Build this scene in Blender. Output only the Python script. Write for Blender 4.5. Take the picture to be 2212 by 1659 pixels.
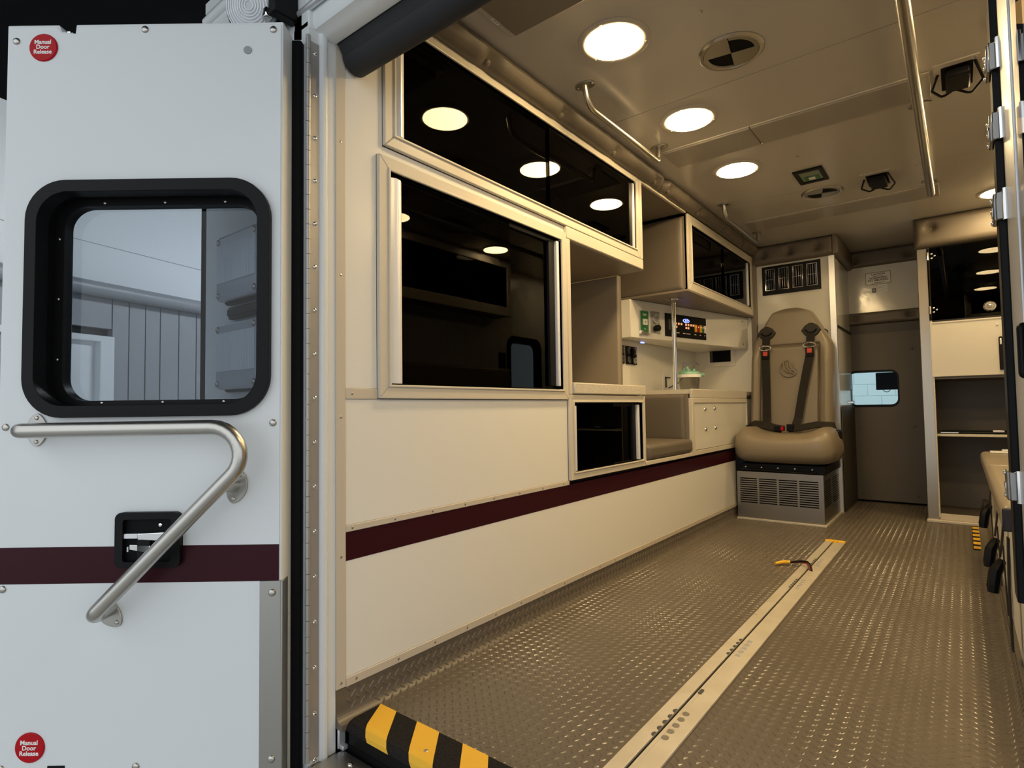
import bpy, bmesh, math, random
from mathutils import Vector, Matrix
from mathutils.geometry import tessellate_polygon
random.seed(7)
PI = math.pi
scn = bpy.context.scene
COL = scn.collection
for o in list(bpy.data.objects):
    bpy.data.objects.remove(o)

# ------------------------------------------------------------------ camera, world, exposure
YAW, PITCH, ROLL = math.radians(38.215), math.radians(2.391), math.radians(-0.7836)
cd = bpy.data.cameras.new('camera')
cd.sensor_fit = 'HORIZONTAL'; cd.sensor_width = 36.0
cd.lens = 1231.43 / 2212 * 36.0
cd.clip_start = 0.02; cd.clip_end = 100
cam = bpy.data.objects.new('camera', cd); COL.objects.link(cam)
fw = Vector((-math.sin(YAW) * math.cos(PITCH), math.cos(YAW) * math.cos(PITCH), math.sin(PITCH)))
r0 = Vector((math.cos(YAW), math.sin(YAW), 0)); u0 = r0.cross(fw)
rr = r0 * math.cos(ROLL) + u0 * math.sin(ROLL); uu = -r0 * math.sin(ROLL) + u0 * math.cos(ROLL)
m = Matrix((rr, uu, -fw)).transposed().to_4x4(); m.translation = (0, 0, 0.684)
cam.matrix_world = m
scn.camera = cam
scn.cycles.max_bounces = 9; scn.cycles.diffuse_bounces = 6; scn.cycles.glossy_bounces = 4; scn.cycles.transparent_max_bounces = 10

w = bpy.data.worlds.new('world'); scn.world = w; w.use_nodes = True
bg = w.node_tree.nodes['Background']
bg.inputs[0].default_value = (0.90, 0.955, 1.0, 1); bg.inputs[1].default_value = 1.30
scn.view_settings.view_transform = 'Standard'; scn.view_settings.look = 'None'
scn.view_settings.exposure = 0.0; scn.view_settings.gamma = 1.0
scn.view_settings.use_curve_mapping = False
LAMP_STRENGTH = 104.0
LAMP_COLOR = (1.0, 0.72, 0.36)

# ------------------------------------------------------------------ materials
MATS = {}
def mat(name, col, rough=.5, metal=0.0, bump=None, var=None, coat=0.0, emit=None, spec=None, aniso=None):
    mt = bpy.data.materials.new(name); mt.use_nodes = True
    nt = mt.node_tree; p = nt.nodes['Principled BSDF']
    p.inputs['Base Color'].default_value = (*col, 1); p.inputs['Roughness'].default_value = rough
    p.inputs['Metallic'].default_value = metal
    if coat: p.inputs['Coat Weight'].default_value = coat; p.inputs['Coat Roughness'].default_value = .08
    if spec is not None: p.inputs['Specular IOR Level'].default_value = spec
    tc = nt.nodes.new('ShaderNodeTexCoord')
    if bump:
        n = nt.nodes.new('ShaderNodeTexNoise'); n.inputs['Scale'].default_value = bump[0]; n.inputs['Detail'].default_value = 4
        nt.links.new(tc.outputs['Object'], n.inputs['Vector'])
        b = nt.nodes.new('ShaderNodeBump'); b.inputs['Strength'].default_value = bump[1]; b.inputs['Distance'].default_value = .002
        nt.links.new(n.outputs['Fac'], b.inputs['Height']); nt.links.new(b.outputs['Normal'], p.inputs['Normal'])
    if var:  # (scale, second colour)
        n = nt.nodes.new('ShaderNodeTexNoise'); n.inputs['Scale'].default_value = var[0]; n.inputs['Detail'].default_value = 5
        nt.links.new(tc.outputs['Object'], n.inputs['Vector'])
        r = nt.nodes.new('ShaderNodeValToRGB'); r.color_ramp.elements[0].position = .38; r.color_ramp.elements[1].position = .62
        r.color_ramp.elements[0].color = (*col, 1); r.color_ramp.elements[1].color = (*var[1], 1)
        nt.links.new(n.outputs['Fac'], r.inputs['Fac']); nt.links.new(r.outputs['Color'], p.inputs['Base Color'])
    if aniso:  # brushed: stretched noise on roughness
        mp = nt.nodes.new('ShaderNodeMapping'); mp.inputs['Scale'].default_value = aniso
        n = nt.nodes.new('ShaderNodeTexNoise'); n.inputs['Scale'].default_value = 60
        nt.links.new(tc.outputs['Object'], mp.inputs['Vector']); nt.links.new(mp.outputs['Vector'], n.inputs['Vector'])
        mr = nt.nodes.new('ShaderNodeMapRange'); mr.inputs['To Min'].default_value = max(.05, rough - .08); mr.inputs['To Max'].default_value = rough + .1
        nt.links.new(n.outputs['Fac'], mr.inputs['Value']); nt.links.new(mr.outputs['Result'], p.inputs['Roughness'])
    if emit:
        p.inputs['Emission Color'].default_value = (*emit[0], 1); p.inputs['Emission Strength'].default_value = emit[1]
    MATS[name] = mt
    return mt

def pane_mat(name, tint, ior=1.5, rough=.0):
    mt = bpy.data.materials.new(name); mt.use_nodes = True
    nt = mt.node_tree; nt.nodes.remove(nt.nodes['Principled BSDF']); out = nt.nodes['Material Output']
    t = nt.nodes.new('ShaderNodeBsdfTransparent'); t.inputs[0].default_value = (*tint, 1)
    g = nt.nodes.new('ShaderNodeBsdfGlossy'); g.inputs['Roughness'].default_value = rough; g.inputs[0].default_value = (1, 1, 1, 1)
    f = nt.nodes.new('ShaderNodeFresnel'); f.inputs[0].default_value = ior
    mx = nt.nodes.new('ShaderNodeMixShader')
    ge = nt.nodes.new('ShaderNodeNewGeometry'); ml = nt.nodes.new('ShaderNodeMath'); ml.operation = 'MULTIPLY'; sb = nt.nodes.new('ShaderNodeMath'); sb.operation = 'SUBTRACT'; sb.inputs[0].default_value = 1.0
    nt.links.new(ge.outputs['Backfacing'], sb.inputs[1]); nt.links.new(f.outputs[0], ml.inputs[0]); nt.links.new(sb.outputs[0], ml.inputs[1])
    nt.links.new(ml.outputs[0], mx.inputs[0]); nt.links.new(t.outputs[0], mx.inputs[1]); nt.links.new(g.outputs[0], mx.inputs[2])
    nt.links.new(mx.outputs[0], out.inputs[0]); MATS[name] = mt
    return mt

WHITE_EXT = mat('white_paint', (.70, .73, .74), .35, bump=(900, .02))
WHITE_LAM = mat('white_laminate', (.76, .745, .695), .28, bump=(500, .015))
WHITE_GLOSS = mat('white_gloss_laminate', (.68, .66, .59), .11, bump=(7, .55))
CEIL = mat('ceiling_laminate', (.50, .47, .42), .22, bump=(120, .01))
FRAME = mat('cream_aluminium_frame', (.60, .55, .455), .35)
TRIM = mat('tan_trim', (.56, .50, .41), .42)
VINYL = mat('brown_grey_vinyl', (.130, .108, .082), .5, bump=(700, .12))
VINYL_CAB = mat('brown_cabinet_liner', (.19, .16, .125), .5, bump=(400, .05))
SEATV = mat('tan_seat_vinyl', (.23, .19, .135), .38, bump=(600, .08))
STRIPM = mat('shaded_cover_strip', (.34, .315, .275), .3)  # tan darkened so the flat strips read as a shade band
TREADM = mat('raised_rubber_tread', (.125, .104, .079), .24, spec=.75)
RIB = mat('lens_rib_plastic', (.85, .87, .90), .12)
FLOORM = mat('brown_rubber_floor', (.118, .098, .074), .36, bump=(300, .05), var=(2.5, (.132, .11, .084)))
MAROON = mat('maroon_vinyl', (.034, .0045, .009), .3, spec=.16)
STEEL = mat('brushed_steel', (.52, .50, .46), .30, 1.0, aniso=(1, 1, 40))
STEELD = mat('stainless_sheet', (.42, .41, .38), .36, 1.0, aniso=(40, 40, 1))
CHROME = mat('chrome', (.82, .82, .82), .08, 1.0)
ALU = mat('satin_aluminium', (.70, .71, .73), .34, .65)
RAILM = mat('plate_aluminium', (.62, .57, .47), .5, .35, var=(14, (.56, .51, .41)))
HINGE = mat('worn_hinge_steel', (.40, .39, .38), .4, .55, aniso=(1, 1, 40))
PULL = mat('daylit_pull_strip', (.78, .80, .84), .32, .2)  # white-blue base stands in for outside light on the pull strips
BELTG = mat('belt_guide_plastic', (.026, .022, .017), .5, spec=.3)
DKVINYL = mat('dark_brown_vinyl', (.05, .041, .030), .5)
DKCHROME = mat('dark_chrome', (.24, .23, .22), .22, 1.0)
NAVY = mat('dark_navy_vinyl', (.018, .018, .026), .5, spec=.3)
BASEM = mat('dull_stainless_base', (.30, .275, .235), .34, 1.0, aniso=(40, 40, 1))
BLACK = mat('black_plastic', (.006, .006, .0065), .4, spec=.14)
BLACKM = mat('black_rubber', (.005, .005, .0055), .6, spec=.10)
CHARC = mat('charcoal_foam', (.030, .031, .034), .6, spec=.15)
BELT = mat('belt_webbing', (.022, .019, .016), .75, bump=(900, .2), spec=.2)
RED = mat('red_button', (.42, .006, .012), .35, spec=.15)
REDB = mat('red_belt_button', (.55, .06, .03), .4)
WHITEP = mat('white_print', (.85, .85, .83), .5)
INK = mat('dark_print', (.03, .03, .03), .5)
YELLOW = mat('hazard_yellow', (.80, .46, .035), .75, bump=(1500, .25))
GRIT = mat('black_grit_tape', (.008, .0075, .007), .9, bump=(1200, .6), var=(900, (.035, .032, .03)), spec=.08)
GREEN = mat('green_label', (.02, .16, .05), .4)
MINT = mat('mint_plastic', (.25, .55, .40), .35)
GREY = mat('grey_plastic', (.30, .31, .32), .45)
GREYD = mat('dark_grey_plastic', (.06, .06, .062), .45)
COUNTER = mat('speckled_countertop', (.48, .44, .37), .4, var=(260, (.66, .61, .52)))
CLEAR = pane_mat('clear_plastic', (.80, .80, .78), 1.6, .05)
TINTED = pane_mat('smoked_acrylic', (.17, .16, .145), 1.19)
DOORGLASS = pane_mat('door_glass', (.66, .69, .72), 1.38)
CABGLASS = pane_mat('cab_glass', (.90, .97, .97), 1.12)
PLEXI = pane_mat('plexiglass', (.08, .07, .055), 1.5)
LENS = mat('ribbed_lamp_lens', (.50, .52, .56), .15, bump=(40, .2), coat=.5)
GLOW = mat('lamp_diffuser', (.9, .85, .75), .5, emit=(LAMP_COLOR, LAMP_STRENGTH))
ADDED_TUBE = mat('added_tube_light', (.9, .9, .9), .5, emit=((.94, .98, 1.0), 160.0))  # glow of the added bay lamp
BLUELED = mat('blue_indicator', (.1, .1, .8), .5, emit=((.15, .2, 1.0), 5.0))
AMBERLED = mat('amber_indicator', (.8, .4, .2), .5, emit=((1.0, .45, .2), .7))
G_WALL = mat('bay_wall_white', (.80, .83, .85), .6)
G_SIDE = mat('bay_siding_grey', (.30, .315, .335), .55)
G_PIPE = mat('bay_pipe_grey', (.30, .315, .34), .4)
G_CEIL = mat('bay_ceiling_black', (.006, .006, .007), .9, spec=.05)
G_FLOOR = mat('bay_concrete', (.42, .42, .41), .8, var=(3, (.48, .48, .47)))
BLOCK = mat('painted_block', (.70, .83, .85), .7, bump=(60, .2))

# ------------------------------------------------------------------ geometry helpers
class MB:
    def __init__(s): s.v = []; s.f = []
    def add(s, vs, fs):
        k = len(s.v); s.v += [tuple(p) for p in vs]; s.f += [tuple(i + k for i in q) for q in fs]; return s
    def box(s, x0, x1, y0, y1, z0, z1):
        v = [(x, y, z) for x in (x0, x1) for y in (y0, y1) for z in (z0, z1)]
        return s.add(v, [(0, 1, 3, 2), (4, 6, 7, 5), (0, 4, 5, 1), (2, 3, 7, 6), (0, 2, 6, 4), (1, 5, 7, 3)])
    def prism(s, pts, f0, f1):   # pts 2d, f0/f1 maps 2d->3d
        n = len(pts); s.add([f0(*p) for p in pts] + [f1(*p) for p in pts],
              [tuple(range(n))[::-1], tuple(range(n, 2 * n))] + [(i, (i + 1) % n, n + (i + 1) % n, n + i) for i in range(n)]); return s
    def plate(s, outer, holes, f0, f1):
        loops = [outer] + holes
        tris = tessellate_polygon([[Vector((p[0], p[1], 0)) for p in l] for l in loops])
        flat = [p for l in loops for p in l]; n = len(flat)
        fs = [tuple(t) for t in tris] + [tuple(i + n for i in t[::-1]) for t in tris]
        k = 0
        for l in loops:
            c = len(l)
            fs += [(k + i, k + (i + 1) % c, n + k + (i + 1) % c, n + k + i) for i in range(c)]; k += c
        return s.add([f0(*p) for p in flat] + [f1(*p) for p in flat], fs)
    def tube(s, path, r, seg=14, caps=True):
        P = [Vector(p) for p in path]; n = len(P)
        T = [(P[min(i + 1, n - 1)] - P[max(i - 1, 0)]).normalized() for i in range(n)]
        a = Vector((0, 0, 1)) if abs(T[0].z) < .9 else Vector((1, 0, 0))
        N = (a - T[0] * a.dot(T[0])).normalized(); vs = []
        R = r if isinstance(r, (list, tuple)) else [r] * n
        for i in range(n):
            N = (N - T[i] * N.dot(T[i])).normalized(); B = T[i].cross(N)
            vs += [P[i] + (N * math.cos(2 * PI * k / seg) + B * math.sin(2 * PI * k / seg)) * R[i] for k in range(seg)]
        fs = [(i * seg + k, i * seg + (k + 1) % seg, (i + 1) * seg + (k + 1) % seg, (i + 1) * seg + k) for i in range(n - 1) for k in range(seg)]
        if caps: fs += [tuple(range(seg))[::-1], tuple(range((n - 1) * seg, n * seg))]
        return s.add(vs, fs)
    def strap(s, path, normals, wid, th):
        P = [Vector(p) for p in path]; n = len(P); vs = []
        for i in range(n):
            T = (P[min(i + 1, n - 1)] - P[max(i - 1, 0)]).normalized(); N = Vector(normals[i] if isinstance(normals, list) else normals)
            N = (N - T * N.dot(T)).normalized(); B = T.cross(N)
            vs += [P[i] + B * wid / 2 - N * th / 2, P[i] - B * wid / 2 - N * th / 2, P[i] - B * wid / 2 + N * th / 2, P[i] + B * wid / 2 + N * th / 2]
        fs = [(i * 4 + k, i * 4 + (k + 1) % 4, (i + 1) * 4 + (k + 1) % 4, (i + 1) * 4 + k) for i in range(n - 1) for k in range(4)]
        fs += [(3, 2, 1, 0), tuple(range(4 * n - 4, 4 * n))]
        return s.add(vs, fs)
    def lathe(s, prof, o, axis='z', seg=28):   # prof [(r,h)]
        o = Vector(o); vs = []
        ax = {'z': (Vector((1, 0, 0)), Vector((0, 1, 0)), Vector((0, 0, 1))), 'x': (Vector((0, 1, 0)), Vector((0, 0, 1)), Vector((1, 0, 0))),
              'y': (Vector((0, 0, 1)), Vector((1, 0, 0)), Vector((0, 1, 0)))}[axis] if isinstance(axis, str) else axis
        for r, h in prof:
            vs += [o + (ax[0] * math.cos(2 * PI * k / seg) + ax[1] * math.sin(2 * PI * k / seg)) * r + ax[2] * h for k in range(seg)]
        n = len(prof)
        fs = [(i * seg + k, i * seg + (k + 1) % seg, (i + 1) * seg + (k + 1) % seg, (i + 1) * seg + k) for i in range(n - 1) for k in range(seg)]
        fs += [tuple(range(seg))[::-1], tuple(range((n - 1) * seg, n * seg))]
        return s.add(vs, fs)
    def build(s, name, material, parent=None, bevel=0, smooth=False, seg=2, world=False):
        me = bpy.data.meshes.new(name)
        bm = bmesh.new(); vs = [bm.verts.new(p) for p in s.v]
        for f in s.f:
            try: bm.faces.new([vs[i] for i in f])
            except ValueError: pass
        bmesh.ops.remove_doubles(bm, verts=bm.verts, dist=1e-7)
        bmesh.ops.recalc_face_normals(bm, faces=bm.faces)
        bm.to_mesh(me); bm.free()
        me.materials.append(material)
        o = bpy.data.objects.new(name, me); COL.objects.link(o)
        if parent is not None: attach(o, parent)
        if bevel:
            b = o.modifiers.new('bevel', 'BEVEL'); b.width = bevel; b.segments = seg; b.limit_method = 'ANGLE'; b.angle_limit = math.radians(40)
            smooth = True
        if smooth:
            me.polygons.foreach_set('use_smooth', [True] * len(me.polygons))
            me.set_sharp_from_angle(angle=math.radians(38))
        return o

def attach(o, p):
    o.parent = p
    if not p.get('_local'): o.matrix_parent_inverse = (wm(p)).inverted()
def wm(o):
    b = o.matrix_basis
    if o.parent: return wm(o.parent) @ o.matrix_parent_inverse @ b
    return b
def thing(name, label, cat, loc=(0, 0, 0), group=None, local=False, rotz=0, kind=None):
    o = bpy.data.objects.new(name, None); COL.objects.link(o); o.empty_display_size = .05
    o.location = loc; o.rotation_euler = (0, 0, rotz); tag(o, label, cat, group, kind)
    if local: o['_local'] = 1
    return o
def tag(o, label, cat, group=None, kind=None):
    if label: o['label'] = label
    if cat: o['category'] = cat
    if group: o['group'] = group
    if kind: o['kind'] = kind
    return o
def dup(root, loc, label=None, rotz=None):
    def cp(o, par):
        c = o.copy(); COL.objects.link(c)
        if par: c.parent = par
        for ch in [x for x in bpy.data.objects if x.parent == o]: cp(ch, c)
        return c
    r = cp(root, None); r.location = loc
    if rotz is not None: r.rotation_euler[2] = rotz
    if label: r['label'] = label
    return r
def rrect(x0, x1, y0, y1, r, n=7):
    out = []
    for cx, cy, a in ((x1 - r, y0 + r, -90), (x1 - r, y1 - r, 0), (x0 + r, y1 - r, 90), (x0 + r, y0 + r, 180)):
        out += [(cx + r * math.cos(math.radians(a + 90 * k / n)), cy + r * math.sin(math.radians(a + 90 * k / n))) for k in range(n + 1)]
    return out
def circ(cx, cy, r, n=28): return [(cx + r * math.cos(2 * PI * k / n), cy + r * math.sin(2 * PI * k / n)) for k in range(n)]
def fillet(pts, rad, n=7):
    P = [Vector(p) for p in pts]; out = [P[0]]
    for i in range(1, len(P) - 1):
        rd = rad[i - 1] if isinstance(rad, (list, tuple)) else rad
        a = (P[i - 1] - P[i]).normalized(); b = (P[i + 1] - P[i]).normalized()
        th = a.angle(b); t = rd / math.tan(th / 2)
        c = P[i] + (a + b).normalized() * (rd / math.sin(th / 2)); s = P[i] + a * t - c; e = P[i] + b * t - c
        ang = s.angle(e); ax = s.cross(e).normalized()
        for k in range(n + 1): out.append(c + Matrix.Rotation(ang * k / n, 3, ax) @ s)
    return out + [P[-1]]
def text(body, size, M, material, parent, name='lettering', extrude=.0002, bold=0.0, align='CENTER'):
    c = bpy.data.curves.new(name, 'FONT'); c.body = body; c.size = size; c.align_x = align; c.align_y = 'CENTER'; c.extrude = extrude; c.offset = bold
    c.materials.append(material); c.resolution_u = 3
    o = bpy.data.objects.new(name, c); COL.objects.link(o)
    me = bpy.data.meshes.new_from_object(o.evaluated_get(bpy.context.evaluated_depsgraph_get()))
    me.name = name; bpy.data.objects.remove(o); bpy.data.curves.remove(c)
    o = bpy.data.objects.new(name, me); COL.objects.link(o); o.matrix_world = M
    if parent is not None:
        o.parent = parent
        if not parent.get('_local'): o.matrix_parent_inverse = wm(parent).inverted()
    return o
def frameM(o, ex, ey):
    ex = Vector(ex).normalized(); ey = Vector(ey).normalized(); n = ex.cross(ey)
    M = Matrix((ex, ey, n)).transposed().to_4x4(); M.translation = o; return M
# shared screw heads
def dome_mesh(name, r, h, material):
    b = MB(); b.lathe([(r, 0), (r * .96, h * .35), (r * .75, h * .75), (r * .4, h * .97), (r * .05, h)], (0, 0, 0), 'z', 12)
    o = b.build(name, material, smooth=True); me = o.data; bpy.data.objects.remove(o); return me
SCREW = dome_mesh('screw', 1, .55, STEEL); SCREWC = dome_mesh('screw_chrome', 1, .6, CHROME); BTN = dome_mesh('button', 1, .55, VINYL); SCREWT = dome_mesh('screw_tan', 1, .3, STEEL)
def place(me, name, parent, loc, r, axis=(1, 0, 0)):
    o = bpy.data.objects.new(name, me); COL.objects.link(o)
    q = Vector((0, 0, 1)).rotation_difference(Vector(axis))
    o.matrix_world = Matrix.Translation(loc) @ q.to_matrix().to_4x4() @ Matrix.Diagonal((r, r, r, 1))
    if parent is not None:
        o.parent = parent
        if not parent.get('_local'): o.matrix_parent_inverse = wm(parent).inverted()
    return o
def pad(name, parent, o, ex, ey, wid, hei, th, material, buttons=(), rad=.02, res=.03, br=.008, dent=.6):
    """padded panel: front rounded at the edges, dented at the buttons"""
    o = Vector(o); ex = Vector(ex).normalized(); ey = Vector(ey).normalized(); n = ex.cross(ey)
    def ticks(L):
        t = [0, rad * .08, rad * .25, rad * .5, rad * .75, rad]; k = max(2, int((L - 2 * rad) / res))
        return t + [rad + (L - 2 * rad) * i / k for i in range(1, k)] + [L - x for x in t[::-1]]
    A, B = ticks(wid), ticks(hei)
    for L_, T_, k_ in ((wid, A, 0), (hei, B, 1)):
        for bt in buttons: T_ += [bt[k_] + d_ for d_ in (-.03, -.02, -.012, -.006, 0, .006, .012, .02, .03) if rad < bt[k_] + d_ < L_ - rad]
        T_[:] = sorted(set(round(v_, 5) for v_ in T_))
    na, nb = len(A), len(B); vs = []
    for b in B:
        for a in A:
            e = min(a, wid - a, b, hei - b); q = min(1, e / rad); d = th * (.35 + .65 * math.sqrt(max(0, 1 - (1 - q) ** 2)))
            for (p, q2) in buttons: d -= th * dent * math.exp(-((a - p) ** 2 + (b - q2) ** 2) / (2 * (br * 2.2) ** 2))
            vs.append(o + ex * a + ey * b + n * d)
    for b in B:
        for a in A: vs.append(o + ex * a + ey * b)
    N = na * nb
    fs = [(j * na + i, j * na + i + 1, (j + 1) * na + i + 1, (j + 1) * na + i) for j in range(nb - 1) for i in range(na - 1)]
    ring = [i for i in range(na)] + [j * na + na - 1 for j in range(1, nb)] + [(nb - 1) * na + i for i in range(na - 2, -1, -1)] + [j * na for j in range(nb - 2, 0, -1)]
    fs += [(ring[k], ring[(k + 1) % len(ring)], N + ring[(k + 1) % len(ring)], N + ring[k]) for k in range(len(ring))]
    fs.append(tuple(N + k for k in ring))
    ob = MB().add(vs, fs).build(name, material, parent, smooth=True)
    me = ob.data
    for (p, q2) in buttons:
        pt = o + ex * p + ey * q2 + n * (th * (1 - dent) + .0015)
        place(BTN, 'button', ob if parent is None or parent.parent is None else parent, pt, br, n)
    return ob
X, Y, Z = (1, 0, 0), (0, 1, 0), (0, 0, 1)

# ================================================================== SETTING: vehicle shell
FL0, FL1 = -1.10, 0.084          # floor width
CZ = 1.75                        # ceiling height
floor = MB()
prof = [(-1.1005, .072), (-1.1005, .024)] + [(-1.0785 - .022 * math.cos(math.radians(a)), .022 - .022 * math.sin(math.radians(a))) for a in range(0, 91, 15)][1:] + \
       [(.030, 0)] + [(.030 + .05 * math.sin(math.radians(a)), .05 - .05 * math.cos(math.radians(a))) for a in range(15, 91, 15)] + [(.081, .075)]
back = [(x, z) for x, z in prof] + [(.10, .075), (.10, -.04), (-1.13, -.04), (-1.13, .072)]
floor.prism(back, lambda x, z: (x, .802, z), lambda x, z: (x, 4.67, z))
floor = floor.build('floor', FLOORM, smooth=True); tag(floor, 'brown rubber floor with raised tread bars', 'floor', kind='structure')
# raised lozenge bars, 1 inch grid, alternating diagonals, wrapped over both coves
arc = [0]
for i in range(1, len(prof)): arc.append(arc[-1] + math.dist(prof[i - 1], prof[i]))
def surf(s):
    for i in range(1, len(prof)):
        if s <= arc[i] or i == len(prof) - 1:
            t = (s - arc[i - 1]) / (arc[i] - arc[i - 1]); a, b = prof[i - 1], prof[i]
            dx, dz = (b[0] - a[0]) / (arc[i] - arc[i - 1]), (b[1] - a[1]) / (arc[i] - arc[i - 1])
            return a[0] + dx * (s - arc[i - 1]), a[1] + dz * (s - arc[i - 1]), -dz, dx
tv, tf = [], []
PITCHB = .0252; LB, WB, HB = .0105, .0031, .0017
shape = [(-LB, 0, 0), (-LB * .45, -WB * .8, 0), (LB * .45, -WB * .8, 0), (LB, 0, 0), (LB * .45, WB * .8, 0), (-LB * .45, WB * .8, 0), (-LB * .5, 0, HB), (LB * .5, 0, HB), (0, -WB, 0), (0, WB, 0)]
sf = [(0, 1, 6), (1, 8, 7, 6), (8, 2, 7), (2, 3, 7), (3, 4, 7), (4, 9, 7), (9, 5, 6, 7), (5, 0, 6)]
sq = math.sqrt(.5)
stot = arc[-1]
for k in range(2):
    ca, sa = (sq, sq) if k == 0 else (sq, -sq)
    for i in range(int(stot / PITCHB)):
        for j in range(int(3.85 / PITCHB)):
            s0 = .012 + i * PITCHB + k * PITCHB / 2; y0 = .792 + j * PITCHB + k * PITCHB / 2
            if s0 > stot - .006 or y0 > 4.64: continue
            x, z, nx, nz = surf(s0)
            if -.564 < x < -.460 and z < .01 and y0 < 3.22: continue
            if x > .018 and y0 > 3.38: continue
            if y0 < .866 and z < .02: continue
            if x < -.60 and y0 > 3.55: continue
            b0 = len(tv)
            for (p, q, h) in shape:
                ds, dy = p * ca - q * sa, p * sa + q * ca
                xx, zz, ax, az = surf(min(max(s0 + ds, 0), stot)); tv.append((xx + ax * h, y0 + dy, zz + az * h))
            tf += [tuple(b0 + t for t in f) for f in sf]
me = bpy.data.meshes.new('tread_bars'); me.from_pydata(tv, [], tf); me.materials.append(TREADM); me.validate()
o = bpy.data.objects.new('tread_bars', me); COL.objects.link(o); attach(o, floor); o['kind'] = 'stuff'
bm = bmesh.new(); bm.from_mesh(me); bmesh.ops.recalc_face_normals(bm, faces=bm.faces); bm.to_mesh(me); bm.free()

MB().prism([(x, z) for x, z in prof[:8]] + [(-1.0785, -.012), (-1.11, -.012), (-1.11, .072)], lambda x, z: (x, .7585, z), lambda x, z: (x, .8022, z)).build('cove_end', FLOORM, floor)
# ceiling : three panels with seams on a backing slab
ceiling = MB().box(-1.62, .56, .70, 4.72, CZ + .006, CZ + .05).build('ceiling', CEIL); tag(ceiling, 'glossy laminate ceiling in three panels', 'ceiling', kind='structure')
for a, b in ((.76, 1.8985), (1.9015, 3.1185), (3.1215, 4.70)):
    MB().box(-1.16, .55, a, b, CZ, CZ + .006).build('ceiling_panel', CEIL, ceiling)

# left wall (x = -1.10)
wl = MB().box(-1.53, -1.505, .74, 4.10, 0, CZ).build('wall_left', WHITE_LAM); tag(wl, 'back wall lining behind the cabinets', 'wall', kind='structure')
def wbox(name, m_, y0, y1, z0, z1, d=.0, back_=.02, bevel=.0015):
    return MB().box(-1.10 - back_, -1.10 + d, y0, y1, z0, z1).build(name, m_, wl, bevel=bevel)
wbox('lower_panel', WHITE_LAM, .783, 3.60, .088, .345)
wbox('maroon_stripe', MAROON, .783, 3.60, .345, .409, .0008, bevel=0)
wbox('upper_panel', WHITE_LAM, .783, 1.712, .424, .709)
MB().prism([(.783, .734), (.8735, .734), (.8735, 1.3085), (.8925, 1.3085), (.8925, 1.70), (.783, 1.70)], lambda y, z: (-1.12, y, z), lambda y, z: (-1.10, y, z)).build('side_panel', WHITE_LAM, wl, bevel=.0015)
wbox('side_panel', WHITE_LAM, .8925, 2.34, 1.3085, 1.3355, -.002)
wbox('stripe_trim', TRIM, .783, 1.715, .409, .424, .003)
wbox('floor_trim', TRIM, .7835, 3.60, .068, .088, .003)
wbox('belt_trim', TRIM, .783, .873, .709, .734, .003)
wbox('corner_trim', TRIM, .757, .783, .070, 1.70, .003)
for y, z in [(.770, 1.299), (.770, .991), (.770, .668), (.770, .357), (.770, .082), (.80, .7215)] + [(.80 + .125 * i, .4165) for i in range(8)] + [(.81 + .123 * i, .078) for i in range(22)]:
    place(SCREWT, 'screw', wl, (-1.0970, y, z), .0032, X)
# lower carcase under the counter, so nothing is open behind the panels
wbox('counter_carcase', VINYL_CAB, 1.712, 2.34, .42, .72, -.395, .02, 0)

# niche lining
niche = wl
MB().box(-1.50, -1.105, 2.345, 2.87, 1.69, 1.70).build('top_liner', VINYL_CAB, niche)
MB().box(-1.505, -1.49, 2.345, 2.87, 1.285, 1.69).build('back_liner', VINYL_CAB, niche)
part = thing('padded_partition', 'flat brown padded partition standing on the speckled countertop', 'partition', (-1.36, 2.36, .77))
pad('padding', part, (-1.50, 2.362, .772), X, Z, .278, .514, .018, mat('partition_vinyl', (.25, .21, .16), .5, bump=(400, .05)), rad=.008)
MB().box(-1.50, -1.222, 2.362, 2.378, .772, 1.286).build('board', VINYL_CAB, part)

# front end wall: seat column, bulkhead
wf = MB().box(-1.53, -1.075, 4.085, 4.70, 0, CZ).box(-1.075, -.606, 4.085, 4.70, 0, CZ).build('wall_front', WHITE_GLOSS); tag(wf, 'glossy white column behind the attendant seat', 'wall', kind='structure')
MB().box(-1.53, -1.10, 4.06, 4.085, .77, 1.70).build('niche_end_panel', WHITE_LAM, wf)
MB().box(-1.105, -1.070, 4.05, 4.085, .77, CZ).build('corner_post', VINYL_CAB, wf, bevel=.003)
MB().box(-.606, -.600, 4.076, 4.11, 0, 1.625).box(-.634, -.600, 4.076, 4.083, 0, 1.625).build('corner_angle', ALU, wf, bevel=.001)
MB().box(-.602, -.598, 4.11, 4.667, 1.172, 1.182).build('seam_strip', BLACK, wf)
pad('bolster', wf, (-1.09, 4.082, 1.625), X, Z, .495, CZ - 1.625, .045, VINYL, [(.075, .062), (.235, .062), (.395, .062)], rad=.03)
pad('bolster', wf, (-.602, 4.04, 1.625), Y, Z, .62, CZ - 1.625, .03, VINYL, [], rad=.02)
MB().box(-.600, -.594, 4.13, 4.664, .0, .665).build('side_padding', DKVINYL, wf, bevel=.003)
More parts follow.
